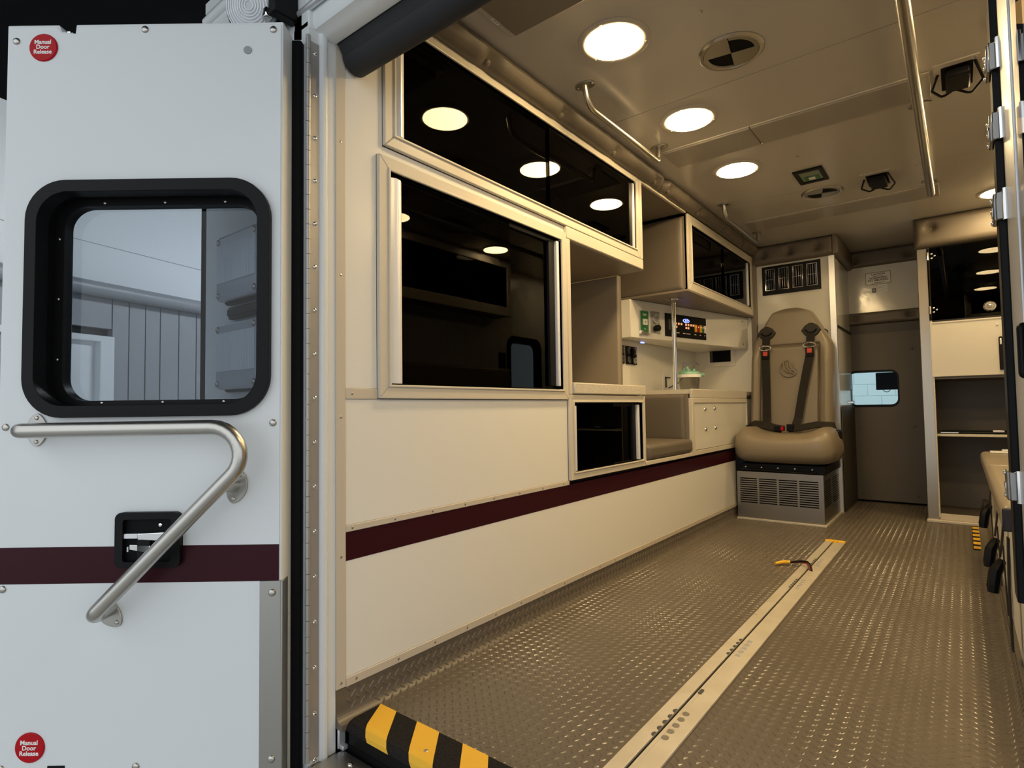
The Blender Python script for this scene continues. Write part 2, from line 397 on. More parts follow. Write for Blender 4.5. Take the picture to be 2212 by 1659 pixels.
# bulkhead with walk-through opening
bk = MB().box(-.634, -.17, 4.70, 4.73, 1.30, CZ).box(-.70, -.634, 4.68, 4.73, 0, CZ).build('wall_bulkhead', WHITE_GLOSS); tag(bk, 'glossy white bulkhead panel above the padded walk-through door', 'wall', kind='structure')
MB().box(-.634, -.17, 4.667, 4.70, 1.316, 1.65).build('bulkhead_panel', WHITE_GLOSS, bk, bevel=.002)
pad('bolster', bk, (-.634, 4.68, 1.638), X, Z, .464, CZ - 1.638, .04, VINYL, [(.07, .05), (.39, .05)], rad=.02)
pad('bolster', bk, (-.634, 4.68, 1.235), X, Z, .464, .083, .035, VINYL, [(.062, .045), (.385, .048)], rad=.02)
MB().box(-.634, -.17, 4.675, 4.70, 1.165, 1.235).build('header_pad', DKVINYL, bk, bevel=.004)

# walk-through door with cab window
d2 = thing('door_2', 'brown padded walk-through door with a rounded window', 'door', (-.41, 4.68, 0), kind='structure')
outer = [(-.634, .012), (-.17, .012), (-.17, 1.168), (-.634, 1.168)]
hole = rrect(-.628, -.334, .664, .905, .045)
MB().plate(outer, [hole], lambda x, z: (x, 4.70, z), lambda x, z: (x, 4.668, z)).build('door_leaf', mat('dark_door_vinyl', (.098, .080, .058), .5, bump=(700, .12)), d2)
MB().plate(rrect(-.632, -.328, .655, .912, .05), [rrect(-.622, -.338, .672, .897, .04)], lambda x, z: (x, 4.70, z), lambda x, z: (x, 4.666, z)).build('window_gasket', BLACK, d2)
MB().prism(rrect(-.624, -.336, .67, .90, .04), lambda x, z: (x, 4.692, z), lambda x, z: (x, 4.696, z)).build('window_pane', CABGLASS, d2)
for x, z in [(-.566, 1.04), (-.25, 1.043), (-.564, .521), (-.251, .524), (-.558, .06), (-.247, .06)]:
    place(BTN, 'button', d2, (x, 4.668, z), .009, (0, -1, 0))
MB().box(-.628, -.604, 4.60, 4.66, .70, .78).build('latch_plate', BLACK, d2, bevel=.003)
MB().box(-.624, -.585, 4.585, 4.605, .68, .70).build('latch_handle', CHROME, d2, bevel=.004)

# right side: wall, side door, bench wall
wr = MB().box(.50, .54, .76, 3.25, 0, CZ).box(.50, .54, 4.05, 4.72, 0, CZ).build('wall_right', WHITE_LAM); tag(wr, 'laminate side wall above the bench', 'wall', kind='structure')
d3 = thing('door_3', 'side entry door with a rounded window', 'door', (.52, 3.65, 0), kind='structure')
MB().plate([(3.25, -.35), (4.05, -.35), (4.05, CZ), (3.25, CZ)], [rrect(3.42, 3.80, .72, 1.20, .06)], lambda y, z: (.50, y, z), lambda y, z: (.54, y, z)).build('door_leaf', WHITE_LAM, d3)
MB().plate(rrect(3.38, 3.84, .68, 1.24, .09), [rrect(3.43, 3.79, .73, 1.19, .06)], lambda y, z: (.485, y, z), lambda y, z: (.535, y, z)).build('window_gasket', BLACK, d3)
MB().prism(rrect(3.42, 3.80, .72, 1.20, .06), lambda y, z: (.522, y, z), lambda y, z: (.526, y, z)).build('window_pane', CABGLASS, d3)
MB().box(.495, .50, 3.28, 3.36, .95, 1.10).build('switch_plate', BLACK, d3, bevel=.002)

# ================================================================== rear frame and outside skin
rw = MB().box(-1.62, -1.128, .69, .72, -.35, 1.755).box(-1.128, .60, .70, .74, 1.60, 1.78).box(-1.62, -1.59, .69, 5.6, -.35, 1.78).build('wall_rear', WHITE_EXT); tag(rw, 'white painted rear corner of the vehicle body', 'body panel', kind='structure')
MB().tube([(-1.60, .692, 1.757), (.6, .692, 1.757)], .014).build('roof_rail', WHITE_EXT, rw, smooth=True)
MB().box(-1.63, .60, .70, 5.6, 1.80, 1.83).build('roof_skin', WHITE_EXT, rw)
MB().box(.56, .60, .72, 3.25, -.35, 1.80).box(.56, .60, 4.05, 5.6, -.35, 1.80).build('side_skin', WHITE_EXT, rw)
MB().box(-1.62, .60, .76, 5.6, -.40, -.36).build('under_floor', BLACKM, rw)
# door frame
df = thing('trim_1', 'white painted rear door frame with stepped profile', 'door frame', (-1.1, .73, -.06), kind='structure')
MB().prism([(-1.16, .69), (-1.1015, .69), (-1.1015, .716), (-1.094, .720), (-1.092, .726), (-1.094, .734), (-1.100, .736), (-1.100, .758), (-1.16, .758)],
           lambda x, y: (x, y, -.062), lambda x, y: (x, y, 1.545)).build('jamb', WHITE_EXT, df, bevel=.0015)
hp = [(.700, 1.575), (.700, 1.541), (.706, 1.532), (.722, 1.527), (.730, 1.521), (.758, 1.521), (.758, 1.60), (.700, 1.60)]
MB().prism(hp, lambda y, z: (-1.17, y, z), lambda y, z: (.25, y, z)).build('header', WHITE_EXT, df, bevel=.002)
MB().prism([(-1.16, 0), (-1.10, 0), (-1.10, .05), (-1.16, .05)], lambda x, z: (x, .69, z + 1.53), lambda x, z: (x, .758, z + 1.53)).build('corner_gusset', WHITE_EXT, df, bevel=.004)
MB().tube([(-1.147, .692, 1.576), (.25, .692, 1.576)], .0075).build('drip_rail', ALU, df, smooth=True)
MB().box(-1.15, .10, .70, .76, -.10, -.062).build('sill', STEELD, df, bevel=.002)
# soft header pad
hpad = thing('header_pad_roll', 'charcoal foam head pad roll along the rear door header', 'head pad', (-.5, .80, 1.5))
MB().prism([(.760 + .0, 1.545), (.760, 1.520), (.772, 1.500)] + [(.806 + .036 * math.cos(math.radians(a)), 1.503 + .036 * math.sin(math.radians(a))) for a in range(190, 371, 15)] + [(.846, 1.545)],
           lambda y, z: (-1.092, y, z), lambda y, z: (.055, y, z)).build('pad', CHARC, hpad, bevel=.006)
MB().box(-1.10, .055, .759, .85, 1.545, 1.56).build('mounting_strip', GREYD, hpad)
MB().box(-1.10, .55, .758, .80, 1.56, CZ).build('trim_2', CEIL)['kind'] = 'structure'
bpy.data.objects['trim_2']['label'] = 'laminate closing panel over the rear header'; bpy.data.objects['trim_2']['category'] = 'trim'

# piano hinge
ph = thing('piano_hinge', 'full-height stainless piano hinge of the open rear door', 'hinge', (-1.102, .69, -.05))
MB().box(-1.1015, -1.0995, .694, .7155, -.05, 1.50).build('leaf', HINGE, ph)
kb = MB().lathe([(.0052, 0), (.0052, .0315)], (0, 0, 0), 'z', 12).build('knuckle', HINGE, ph, smooth=True)
kb.location = (-1.0985, .688, -.05); bpy.context.view_layer.update()
for i in range(1, 48):
    c = kb.copy(); COL.objects.link(c); c.location = (-1.0985, .688, -.05 + i * .0325)
for i in range(17): place(SCREWC, 'screw', ph, (-1.0995, .7055, 1.475 - .0955 * i), .0052, X)

# ================================================================== open rear door
TH = YAW
d1 = thing('door_1', 'white rear door swung open, with maroon stripe and black-framed window', 'door', (-1.098, .629, 0), local=True, rotz=PI + TH, kind='structure')
# local frame: x = away from hinge, y = towards the inside face, z = up
outer = [(0, -.075), (.582, -.075), (.582, 1.507), (.474, 1.507), (.468, 1.493), (.440, 1.488), (.438, 1.507), (0, 1.507)]
hole = rrect(.04, .512, .69, 1.155, .07)
MB().plate(outer, [hole], lambda u, z: (u, 0, z), lambda u, z: (u, -.052, z)).build('door_leaf', WHITE_EXT, d1, bevel=.002)
MB().plate([(.004, -.07), (.577, -.07), (.577, 1.501), (.478, 1.501), (.466, 1.488), (.437, 1.484), (.434, 1.501), (.004, 1.501)], [hole], lambda u, z: (u, .0, z), lambda u, z: (u, .0016, z)).build('inner_panel', WHITE_EXT, d1, bevel=.0006)
MB().box(.0045, .5765, .0014, .0022, .340, .4135).build('maroon_stripe', MAROON, d1)
o = MB().box(.0, .043, .0016, .004, -.07, .341).box(-.0035, 0, -.025, .004, -.07, .341).build('corner_plate', STEELD, d1, bevel=.001)
MB().box(-.021, .004, -.066, -.047, -.075, 1.50).build('door_seal', BLACKM, d1, bevel=.005, seg=3)
MB().box(-.03, .582, -.070, -.052, -.08, 1.512).build('outer_skin', WHITE_EXT, d1, bevel=.002) if False else None
MB().plate([(-.030, -.08), (.585, -.08), (.585, 1.511), (-.030, 1.511)], [rrect(.06, .49, .705, 1.136, .05)], lambda u, z: (u, -.066, z), lambda u, z: (u, -.070, z)).build('outer_skin', WHITE_EXT, d1)
MB().box(.44, .47, -.045, -.004, 1.47, 1.4895).build('latch_bolt', BLACK, d1, bevel=.002)
MB().box(.452, .462, -.03, -.004, 1.487, 1.497).build('striker', CHROME, d1, bevel=.002)
MB().box(.432, .467, .0014, .0022, -.036, -.0195).build('latch_slot', BLACK, d1)
for u, z in [(.562, 1.471), (.291, 1.493), (.020, 1.489), (.566, .658), (.018, .660), (.565, .330), (.018, -.011), (.018, .317), (.290, -.023), (.56, -.025)]:
    place(SCREW, 'screw', d1, (u, .0035 if u < .019 and z < .34 else .0016, z), .0078, Y)
MB().lathe([(.0085, 0), (.0085, .0018)], (.074, .0016, 1.445), 'y', 20).build('hole_plug', GREY, d1)
# red release buttons with lettering
for u, z in [(.504, 1.456), (.502, .017)]:
    b = MB().lathe([(.0295, 0), (.0295, .002), (.0280, .0034)], (u, .0016, z), 'y', 40).build('release_label', RED, d1, smooth=True)
    for k, t in enumerate(('Manual', 'Door', 'Release')):
        tx = text(t, .0125, Matrix.Translation((u, .0052, z + .0105 - .0105 * k)) @ Matrix.Rotation(PI, 4, 'Z') @ Matrix.Rotation(PI / 2, 4, 'X'), WHITEP, None, bold=.0003)
        tx.parent = b
# window rings
MB().plate(rrect(.022, .527, .676, 1.168, .082, 10), [rrect(.048, .503, .700, 1.143, .062, 10)], lambda u, z: (u, .014, z), lambda u, z: (u, -.02, z)).build('window_gasket', BLACK, d1, bevel=.006, seg=3)
g = MB().plate(rrect(.036, .516, .688, 1.157, .07, 10), [rrect(.066, .486, .711, 1.131, .05, 10)], lambda u, z: (u, -.040, z), lambda u, z: (u, -.064, z)).plate(rrect(.036, .516, .688, 1.157, .07, 10), [rrect(.045, .506, .697, 1.147, .062, 10)], lambda u, z: (u, -.0199, z), lambda u, z: (u, -.0401, z)).build('window_frame', BLACK, d1, bevel=.003)
for u, z in [(.497, 1.06), (.497, .93), (.497, .80), (.40, .706), (.27, .706), (.14, .706), (.40, 1.138), (.27, 1.138), (.14, 1.138)]:
    place(SCREW, 'screw', d1, (u, -.040, z), .0035, Y)
MB().prism(rrect(.05, .50, .70, 1.145, .055, 10), lambda u, z: (u, -.050, z), lambda u, z: (u, -.055, z)).build('window_pane', DOORGLASS, d1)
# grab rail
YR = .058
path = [(.500, .004, .652), (.500, YR, .652), (-.020, YR, .655), (.345, YR, .290), (.345, .004, .290)]
gr = MB().tube(fillet(path, [.022, .055, .022], 10), .0146, 20).build('grab_rail', STEEL, d1, smooth=True)
MB().tube([(.095, .004, .533), (.095, YR, .540)], .0125, 16).build('rail_stem', STEEL, d1, smooth=True)
def flange(u, z, ang):
    pts = []
    for k in range(36):
        a = 2 * PI * k / 36; rx, rz = .019, .0335
        p, q = rx * math.cos(a) * (1 + .12 * math.cos(2 * a)), rz * math.sin(a)
        pts.append((u + p * math.cos(ang) - q * math.sin(ang), z + p * math.sin(ang) + q * math.cos(ang)))
    f = MB().prism(pts, lambda a, b: (a, .0016, b), lambda a, b: (a, .0055, b)).build('rail_flange', STEELD, d1, bevel=.001)
    for s in (-1, 1): place(SCREW, 'screw', d1, (u - s * .0245 * math.sin(ang), .0055, z + s * .0245 * math.cos(ang)), .0045, Y)
flange(.500, .652, 0); flange(.090, .530, .25); flange(.347, .280, -.78)
# paddle latch
hx0, hx1, hz0, hz1 = .200, .332, .372, .483
MB().plate(rrect(hx0, hx1, hz0, hz1, .014), [rrect(hx0 + .018, hx1 - .016, hz0 + .012, hz1 - .014, .006)], lambda u, z: (u, .0016, z), lambda u, z: (u, .013, z)).build('latch_bezel', BLACK, d1, bevel=.003)
MB().box(hx0 + .012, hx1 - .010, .0016, .003, hz0 + .008, hz1 - .010).build('latch_recess', BLACKM, d1)
MB().box(.262, .290, .003, .010, .386, .440).build('latch_rib', BLACK, d1, bevel=.002)
MB().prism([(.214, .424), (.286, .428), (.287, .441), (.214, .444)], lambda u, z: (u, .003, z), lambda u, z: (u, .014, z)).build('latch_lever', CHROME, d1, bevel=.002)
MB().box(.287, .316, .003, .010, .430, .440).build('latch_lever', ALU, d1, bevel=.001)
MB().prism([(.262, .400), (.304, .408), (.304, .418), (.262, .416)], lambda u, z: (u, .003, z), lambda u, z: (u, .010, z)).build('lock_tumbler', CHROME, d1, bevel=.001)
place(SCREWC, 'screw', d1, (.245, .003, .456), .005, Y)
MB().box(.3085, .3115, .003, .006, .403, .413).build('lock_tab', ALU, d1)

# tail lamps on the rear body corner and flood lamp
def tail(name, label, x0, x1, z0, z1):
    t = thing(name, label, 'vehicle lamp', ((x0 + x1) / 2, .69, z0), group='tail lamps on the rear body corner')
    MB().prism(rrect(x0, x1, z0, z1, .022), lambda x, z: (x, .69, z), lambda x, z: (x, .676, z)).build('bezel', BLACK, t, bevel=.004)
    MB().prism(rrect(x0 + .006, x1 - .006, z0 + .006, z1 - .006, .018), lambda x, z: (x, .676, z), lambda x, z: (x, .655, z)).build('lens', LENS, t, bevel=.006)
    r = MB(); n = 26
    for i in range(n):
        xx = x0 + .016 + (x1 - x0 - .032) * i / (n - 1); r.tube([(xx, .655, z0 + .05), (xx, .655, z1 - .03)], .0036, 8)
    ob = r.build('lens_rib', RIB, t, smooth=True); ob['kind'] = 'stuff'
    MB().lathe([(.045, 0), (.03, .006), (.005, .009)], ((x0 + x1) / 2, .668, (z0 + z1) / 2), ((1, 0, 0), (0, 0, 1), (0, -1, 0)) and (Vector((1.6, 0, 0)), Vector((0, 0, .7)), Vector((0, -1, 0)))).build('reflector', ALU, t, smooth=True)
    for x in (x0 + .02, x1 - .02):
        for z in (z0 + .02, z1 - .02): place(SCREW, 'screw', t, (x, .655, z), .008, (0, -1, 0))
tail('tail_lamp', 'clear ribbed tail lamp seen through the door window, upper one', -1.462, -1.245, .950, 1.124)
tail('tail_lamp', 'clear ribbed tail lamp seen through the door window, lower one', -1.462, -1.245, .732, .906)
tm = thing('lamp_mount', 'black mounting block between the two tail lamps', 'mount', (-1.34, .68, .91))
MB().box(-1.43, -1.25, .672, .6895, .912, .944).build('block', BLACK, tm, bevel=.006)
MB().box(-1.42, -1.26, .666, .672, .920, .936).build('rib', BLACK, tm, bevel=.002)
fl = thing('flood_lamp', 'round clear flood lamp with black housing above the open door', 'vehicle lamp', (-1.33, .69, 1.60))
FC = Vector((-1.228, .632, 1.596))
MB().box(-1.168, -1.140, .632, .69, 1.555, 1.70).build('bracket', BLACK, fl, bevel=.004)
MB().box(-1.190, -1.168, .628, .645, 1.553, 1.575).build('chrome_clip', CHROME, fl, bevel=.003)
az = Vector((.50, -.80, -.25)).normalized(); axx = az.cross(Vector((0, 0, 1))).normalized(); ax = (axx, az.cross(axx).normalized(), az)
MB().lathe([(.045, -.05), (.062, -.012), (.066, 0), (.064, .004)], FC, ax, 36).build('housing', BLACK, fl, smooth=True)
MB().lathe([(.062, 0), (.056, .011), (.034, .018), (.004, .021)], FC, ax, 36).build('lens', LENS, fl, smooth=True)
rb = MB()
for i in range(9):
    r_ = .010 + .006 * i; h_ = .0215 - .012 * (r_ / .062) ** 2
    rb.tube([FC + ax[0] * r_ * math.cos(a * PI / 18) + ax[1] * r_ * math.sin(a * PI / 18) + ax[2] * h_ for a in range(37)], .0016, 6, False)
ob = rb.build('lens_rib', RIB, fl, smooth=True); ob['kind'] = 'stuff'

# ================================================================== bay outside
phi = math.radians(17); SC = 1.3
wdir = Vector((-math.sin(phi), math.cos(phi), 0)); wn = Vector((math.cos(phi), math.sin(phi), 0)); c0 = -2.8623 * SC
def gp(s, z, d=0): return tuple(wn * (c0 + d) + wdir * s + Vector((0, 0, z)))
def gz(z): return .684 + SC * (z - .684)
gw = thing('wall_garage', 'white bay wall with grey boarded lower part', 'wall', gp(2.5, -.8), kind='structure')
MB().prism([(-1.5, gz(1.31)), (9, gz(1.31)), (9, 2.43), (-1.5, 2.43)], lambda s, z: gp(s, z, 0), lambda s, z: gp(s, z, -.1)).build('upper_wall', G_WALL, gw)
MB().prism([(-1.5, gz(1.505)), (9, gz(1.505)), (9, gz(1.509)), (-1.5, gz(1.509))], lambda s, z: gp(s, z, .001), lambda s, z: gp(s, z, -.01)).build('wall_seam', GREY, gw)
sx = -1.5
edges = [-1.5, -.9, -.3, .3, .9, 1.45, 1.70 * SC, 1.905 * SC, 1.99 * SC, 2.077 * SC, 2.16 * SC, 2.27 * SC, 2.38 * SC, 2.6 * SC] + [3.6 + .25 * i for i in range(20)]
for a, b in zip(edges[:-1], edges[1:]):
    lo = gz(1.10) if 1.5 < a < 2.45 else -.8
    MB().prism([(a + .004, lo), (b - .004, lo), (b - .004, gz(1.25)), (a + .004, gz(1.25))], lambda s, z: gp(s, z, 0), lambda s, z: gp(s, z, -.05)).build('siding_board', G_SIDE, gw)
MB().prism([(-1.5, -.8), (9, -.8), (9, gz(1.3)), (-1.5, gz(1.3))], lambda s, z: gp(s, z, -.08), lambda s, z: gp(s, z, -.1)).build('backing_board', GREYD, gw)
pr = thing('conduit_pipe', 'thick grey pipe running along the bay wall', 'pipe', gp(3, gz(1.28)))
MB().tube([gp(-1.5, gz(1.28), .05), gp(9, gz(1.28), .05)], .048, 16).build('pipe_run', G_PIPE, pr, smooth=True)
for s in (-.5, 1.2, 4.2, 6.0): MB().tube([gp(s, gz(1.28), .05), gp(s + .04, gz(1.28), .05)], .056, 16).build('pipe_clamp', ALU, pr, smooth=True)
gd = thing('door_4', 'white framed doorway in the boarded bay wall', 'door', gp(2.2, -.8), kind='structure')
a, b = 1.50, 1.905 * SC
MB().plate([(a - .6, -.8), (b, -.8), (b, gz(1.06)), (a - .6, gz(1.06))], [[(a - .5, -.8 + .01), (b - .09, -.8 + .01), (b - .09, gz(1.03)), (a - .5, gz(1.03))]], lambda s, z: gp(s, z, .03), lambda s, z: gp(s, z, -.06)).build('door_casing', G_WALL, gd, bevel=.006)
MB().prism([(a - .5, -.79), (b - .09, -.79), (b - .09, gz(1.03)), (a - .5, gz(1.03))], lambda s, z: gp(s, z, -.02), lambda s, z: gp(s, z, -.06)).build('door_leaf', G_WALL, gd)
MB().prism([(a - .4, .1), (b - .30, .1), (b - .30, gz(.93)), (a - .4, gz(.93))], lambda s, z: gp(s, z, -.015), lambda s, z: gp(s, z, -.03)).build('door_glass', GREYD, gd)
MB().box(-7, 5, -.9, 7.2, 2.43, 2.53).build('ceiling_garage', G_CEIL); tag(bpy.data.objects['ceiling_garage'], 'black ceiling of the bay', 'ceiling', kind='structure')
bayl = thing('added_bay_lamp', 'added tube lamp out of view under the bay ceiling, brightening the bay wall', 'lamp', (-2.5, 3.2, 2.36))  # unseen lamp added to brighten the bay wall behind the door window
MB().box(-2.60, -2.38, 2.40, 4.0, 2.385, 2.425).build('housing', WHITE_EXT, bayl, bevel=.004)
for x in (-2.545, -2.435): MB().tube([(x, 2.43, 2.37), (x, 3.97, 2.37)], .019, 12).build('tube', ADDED_TUBE, bayl, smooth=True)
gf = MB().box(-9, 9, -8, 14, -.85, -.8).build('floor_garage', G_FLOOR); tag(gf, 'plain concrete bay floor', 'floor', kind='structure')
bw = thing('wall_block', 'pale blue painted concrete block wall beyond the cab window', 'wall', (-1.2, 11.5, -.8), kind='structure')
MB().box(-5, 2.5, 11.532, 11.7, -.8, 3.4).build('mortar', BLOCK, bw)
blk = MB().box(0, .388, 0, .10, 0, .188).build('block', BLOCK, bw, bevel=.006)
first = True
for j in range(0, 14):
    for i in range(-3, 8):
        p = (-2.46 + .4 * i * 1 + (.2 if j % 2 else 0), 11.52, .006 + .2 * j - .4)
        if p[0] > 1.0 or p[0] < -3.2: continue
        c = blk if first else blk.copy()
        if not first: COL.objects.link(c)
        c.location = p; first = False
# cab: roof, headliner display
cabr = MB().box(-1.5, .5, 4.73, 6.3, 1.30, 1.36).box(-1.5, .5, 4.73, 6.3, -.4, .30).build('wall_cab', BLACKM); tag(cabr, 'dark cab interior beyond the bulkhead', 'cab', kind='structure')
mn = thing('cab_display', 'black display screen hanging behind the walk-through window', 'display', (-.45, 5.3, .78))
MB().box(-.525, -.36, 5.30, 5.33, .785, .92).build('housing', BLACK, mn, bevel=.006)
MB().box(-.515, -.37, 5.296, 5.301, .80, .91).build('screen', BLACKM, mn)
MB().box(-.60, -.34, 5.28, 5.36, .93, 1.30).build('mount', BLACK, mn, bevel=.01)
MB().tube([(-.455 + .022 * math.cos(a * PI / 10), 5.31, .785 + .016 * math.sin(a * PI / 10)) for a in range(10, 21)], .0025, 8).build('cord_loop', BLACK, mn)

# ================================================================== cabinets on the left wall
def sash(parent, y0, y1, z0, z1, xf, side):
    """sliding smoked pane with a bright handle on one edge"""
    p = MB().box(xf - .0055, xf, y0, y1, z0, z1).build('sliding_door', TINTED, parent)
    return p
def cabinet(name, label, y0, y1, z0, z1, fw_, panes, depth=.40, base=None, shelf=None, xf=-1.090, group='smoked-door cabinets'):
    t = thing(name, label, 'cabinet', (-1.3, (y0 + y1) / 2, z0), group=None)
    b = MB(); d = -1.10 - depth
    b.box(d, d + .01, y0, y1, z0, z1); b.box(d, -1.10, y0, y0 + .012, z0, z1); b.box(d, -1.10, y1 - .012, y1, z0, z1)
    b.box(d, -1.10, y0, y1, z0, z0 + .012); b.box(d, -1.10, y0, y1, z1 - .012, z1)
    b.build('carcase', VINYL_CAB, t)
    if shelf: MB().box(d + .01, -1.125, y0 + .012, y1 - .012, shelf, shelf + .012).build('shelf', FRAME, t)
    f = fw_
    # mitred rails
    ins = f
    for nm, q in (('rail', [(y0, z0), (y1, z0), (y1 - ins, z0 + ins), (y0 + ins, z0 + ins)]), ('rail', [(y0, z1), (y1, z1), (y1 - ins, z1 - ins), (y0 + ins, z1 - ins)]),
                  ('stile', [(y0, z0), (y0, z1), (y0 + ins, z1 - ins), (y0 + ins, z0 + ins)]), ('stile', [(y1, z0), (y1, z1), (y1 - ins, z1 - ins), (y1 - ins, z0 + ins)])):
        cy = sum(a for a, _ in q) / 4; cz = sum(b_ for _, b_ in q) / 4
        q = [(a + (.0004 if a < cy else -.0004) * (nm == 'rail') , b_ ) for a, b_ in q]
        MB().prism(q, lambda y, z: (-1.112, y, z), lambda y, z: (xf, y, z)).build(nm, FRAME, t, bevel=.0022)
    # raised inner bead
    bd = .006
    MB().plate([(y0 + ins - bd, z0 + ins - bd), (y1 - ins + bd, z0 + ins - bd), (y1 - ins + bd, z1 - ins + bd), (y0 + ins - bd, z1 - ins + bd)],
               [[(y0 + ins, z0 + ins), (y1 - ins, z0 + ins), (y1 - ins, z1 - ins), (y0 + ins, z1 - ins)]], lambda y, z: (-1.112, y, z), lambda y, z: (xf + .004, y, z)).build('bead', FRAME, t, bevel=.0015)
    MB().plate([(y0 + ins - .002, z0 + ins - .002), (y1 - ins + .002, z0 + ins - .002), (y1 - ins + .002, z1 - ins + .002), (y0 + ins - .002, z1 - ins + .002)],
               [[(y0 + ins + .008, z0 + ins + .005), (y1 - ins - .008, z0 + ins + .005), (y1 - ins - .008, z1 - ins - .016), (y0 + ins + .008, z1 - ins - .016)]], lambda y, z: (-1.124, y, z), lambda y, z: (-1.104, y, z)).build('track', BLACK, t)
    for (a, b_, xo, hy) in panes:
        p = MB().box(xo - .005, xo, a, b_, z0 + ins + .002, z1 - ins - .004).build('sliding_door', TINTED, t)
        if hy is not None:
            h0, h1 = hy
            MB().prism([(h0, 0), (h0, .006), (h0 + (h1 - h0) * .45, .014), (h0 + (h1 - h0) * .8, .012), (h1, .005), (h1, 0)], lambda y, x: (xo + x, y, z0 + ins + .003), lambda y, x: (xo + x, y, z1 - ins - .012)).build('pull_strip', PULL, p, bevel=.001)
            p_ = p
    return t
up = cabinet('overhead_cabinet', 'long overhead cabinet with two smoked sliding doors reflecting ceiling lamps', .893, 2.312, 1.336, 1.700, .034,
        [(.925, 1.66, -1.104, (.930, .962)), (1.62, 2.28, -1.096, None)], shelf=None)
MB().box(-1.110, -1.094, 2.222, 2.245, 1.372, 1.65).build('pull_strip', BLACK, up, bevel=.002)
MB().box(-1.108, -1.090, 2.250, 2.266, 1.372, 1.655).build('pull_strip', PULL, up, bevel=.002)
lo_ = cabinet('tall_cabinet', 'square wall cabinet with smoked sliding doors below the overhead cabinet', .874, 1.710, .7105, 1.308, .034,
        [(.908, 1.40, -1.104, (.908, .952)), (1.36, 1.676, -1.112, None)])
MB().box(-1.112, -1.100, 1.612, 1.646, .757, 1.262).build('pull_strip', BLACK, lo_, bevel=.002)
MB().box(-1.108, -1.092, 1.650, 1.664, .757, 1.266).build('pull_strip', PULL, lo_, bevel=.002)
sm = cabinet('small_cabinet', 'small low cabinet with smoked sliding doors under the speckled countertop', 1.714, 2.328, .424, .728, .028,
        [(1.742, 2.06, -1.104, (1.742, 1.766)), (2.0, 2.30, -1.112, None)], shelf=.585)
MB().box(-1.112, -1.100, 2.222, 2.252, .456, .690).build('pull_strip', BLACK, sm, bevel=.002)
MB().box(-1.108, -1.092, 2.258, 2.274, .456, .690).build('pull_strip', PULL, sm, bevel=.002)
fc = cabinet('end_overhead_cabinet', 'short overhead cabinet with padded end near the attendant seat', 2.888, 4.055, 1.286, 1.690, .050,
        [(2.935, 3.55, -1.106, (2.945, 2.965)), (3.48, 4.01, -1.098, None)])
MB().box(-1.104, -1.090, 3.945, 3.965, 1.345, 1.630).build('pull_strip', PULL, fc, bevel=.002)
pad('padded_end', fc, (-1.50, 2.888, 1.286), X, Z, .385, .385, .022, VINYL, rad=.03)
MB().box(-1.505, -1.09, 2.868, 4.055, 1.276, 1.288).build('bottom_panel', VINYL_CAB, fc, bevel=.002)  # dark liner colour stands in for the shadow under the cabinet
# niche rail (frame around the open recess beside the square cabinet)
nr = thing('recess_frame', 'cream metal frame edging the open recess under the overhead cabinet', 'frame', (-1.1, 2.0, 1.28))
MB().box(-1.112, -1.090, 1.712, 2.342, 1.290, 1.334).build('rail', FRAME, nr, bevel=.003)
MB().box(-1.112, -1.090, 2.314, 2.342, 1.3345, 1.700).build('stile', FRAME, nr, bevel=.003)
MB().box(-1.112, -1.090, 1.712, 1.736, .7285, 1.2895).build('stile', FRAME, nr, bevel=.003)
MB().box(-1.50, -1.10, 1.712, 2.345, 1.286, 1.296).build('soffit', VINYL_CAB, wl)
MB().box(-1.50, -1.49, 1.712, 2.345, .77, 1.286).build('back_liner', VINYL_CAB, wl)
MB().box(-1.50, -1.1025, 1.712, 1.7185, .77, 1.286).build('side_liner', VINYL_CAB, wl)
MB().box(-1.104, -1.090, 2.342, 2.864, 1.684, 1.700).build('head_strip', FRAME, nr, bevel=.002)
# counters
ct = thing('countertop', 'cream speckled countertop with raised lip above the small cabinet', 'countertop', (-1.3, 2.0, .73))
MB().box(-1.50, -1.113, 1.714, 2.345, .7285, .755).build('top', COUNTER, ct)
MB().box(-1.104, -1.082, 1.737, 2.322, .731, .772).build('lip', COUNTER, ct, bevel=.004)
ct2 = thing('countertop', 'pale countertop around the folding seat recess and end cabinet', 'countertop', (-1.3, 3.4, .74))
MB().box(-1.50, -1.43, 2.345, 2.89, .745, .768).box(-1.50, -1.10, 2.895, 4.06, .745, .768).build('top', FRAME, ct2)
MB().box(-1.43, -1.415, 2.345, 2.89, .748, .770).build('edge_strip', FRAME, ct2, bevel=.002)
MB().box(-1.108, -1.0915, 2.890, 3.845, .722, .770).build('lip', COUNTER, ct2, bevel=.004)
# end base cabinet with bolted panel
eb = thing('end_base_cabinet', 'cream base cabinet with four chrome bolts beside the attendant seat', 'cabinet', (-1.3, 3.4, .43))
MB().box(-1.48, -1.108, 2.895, 4.06, .43, .72).build('carcase', WHITE_LAM, eb)
MB().plate([(2.888, .424), (3.845, .424), (3.845, .722), (2.888, .722)], [[(2.918, .448), (3.835, .448), (3.835, .696), (2.918, .696)]], lambda y, z: (-1.112, y, z), lambda y, z: (-1.0915, y, z)).build('frame', FRAME, eb, bevel=.002)
MB().box(-1.104, -1.096, 2.920, 3.833, .450, .694).build('door_panel', WHITE_GLOSS, eb, bevel=.002)
for y, z in [(3.082, .662), (3.238, .665), (3.088, .554), (3.244, .556)]: place(SCREWC, 'bolt', eb, (-1.096, y, z), .0125, X)
MB().box(-1.108, -1.0915, 3.60, 3.84, .445, .458).build('lower_rail', FRAME, eb, bevel=.002)
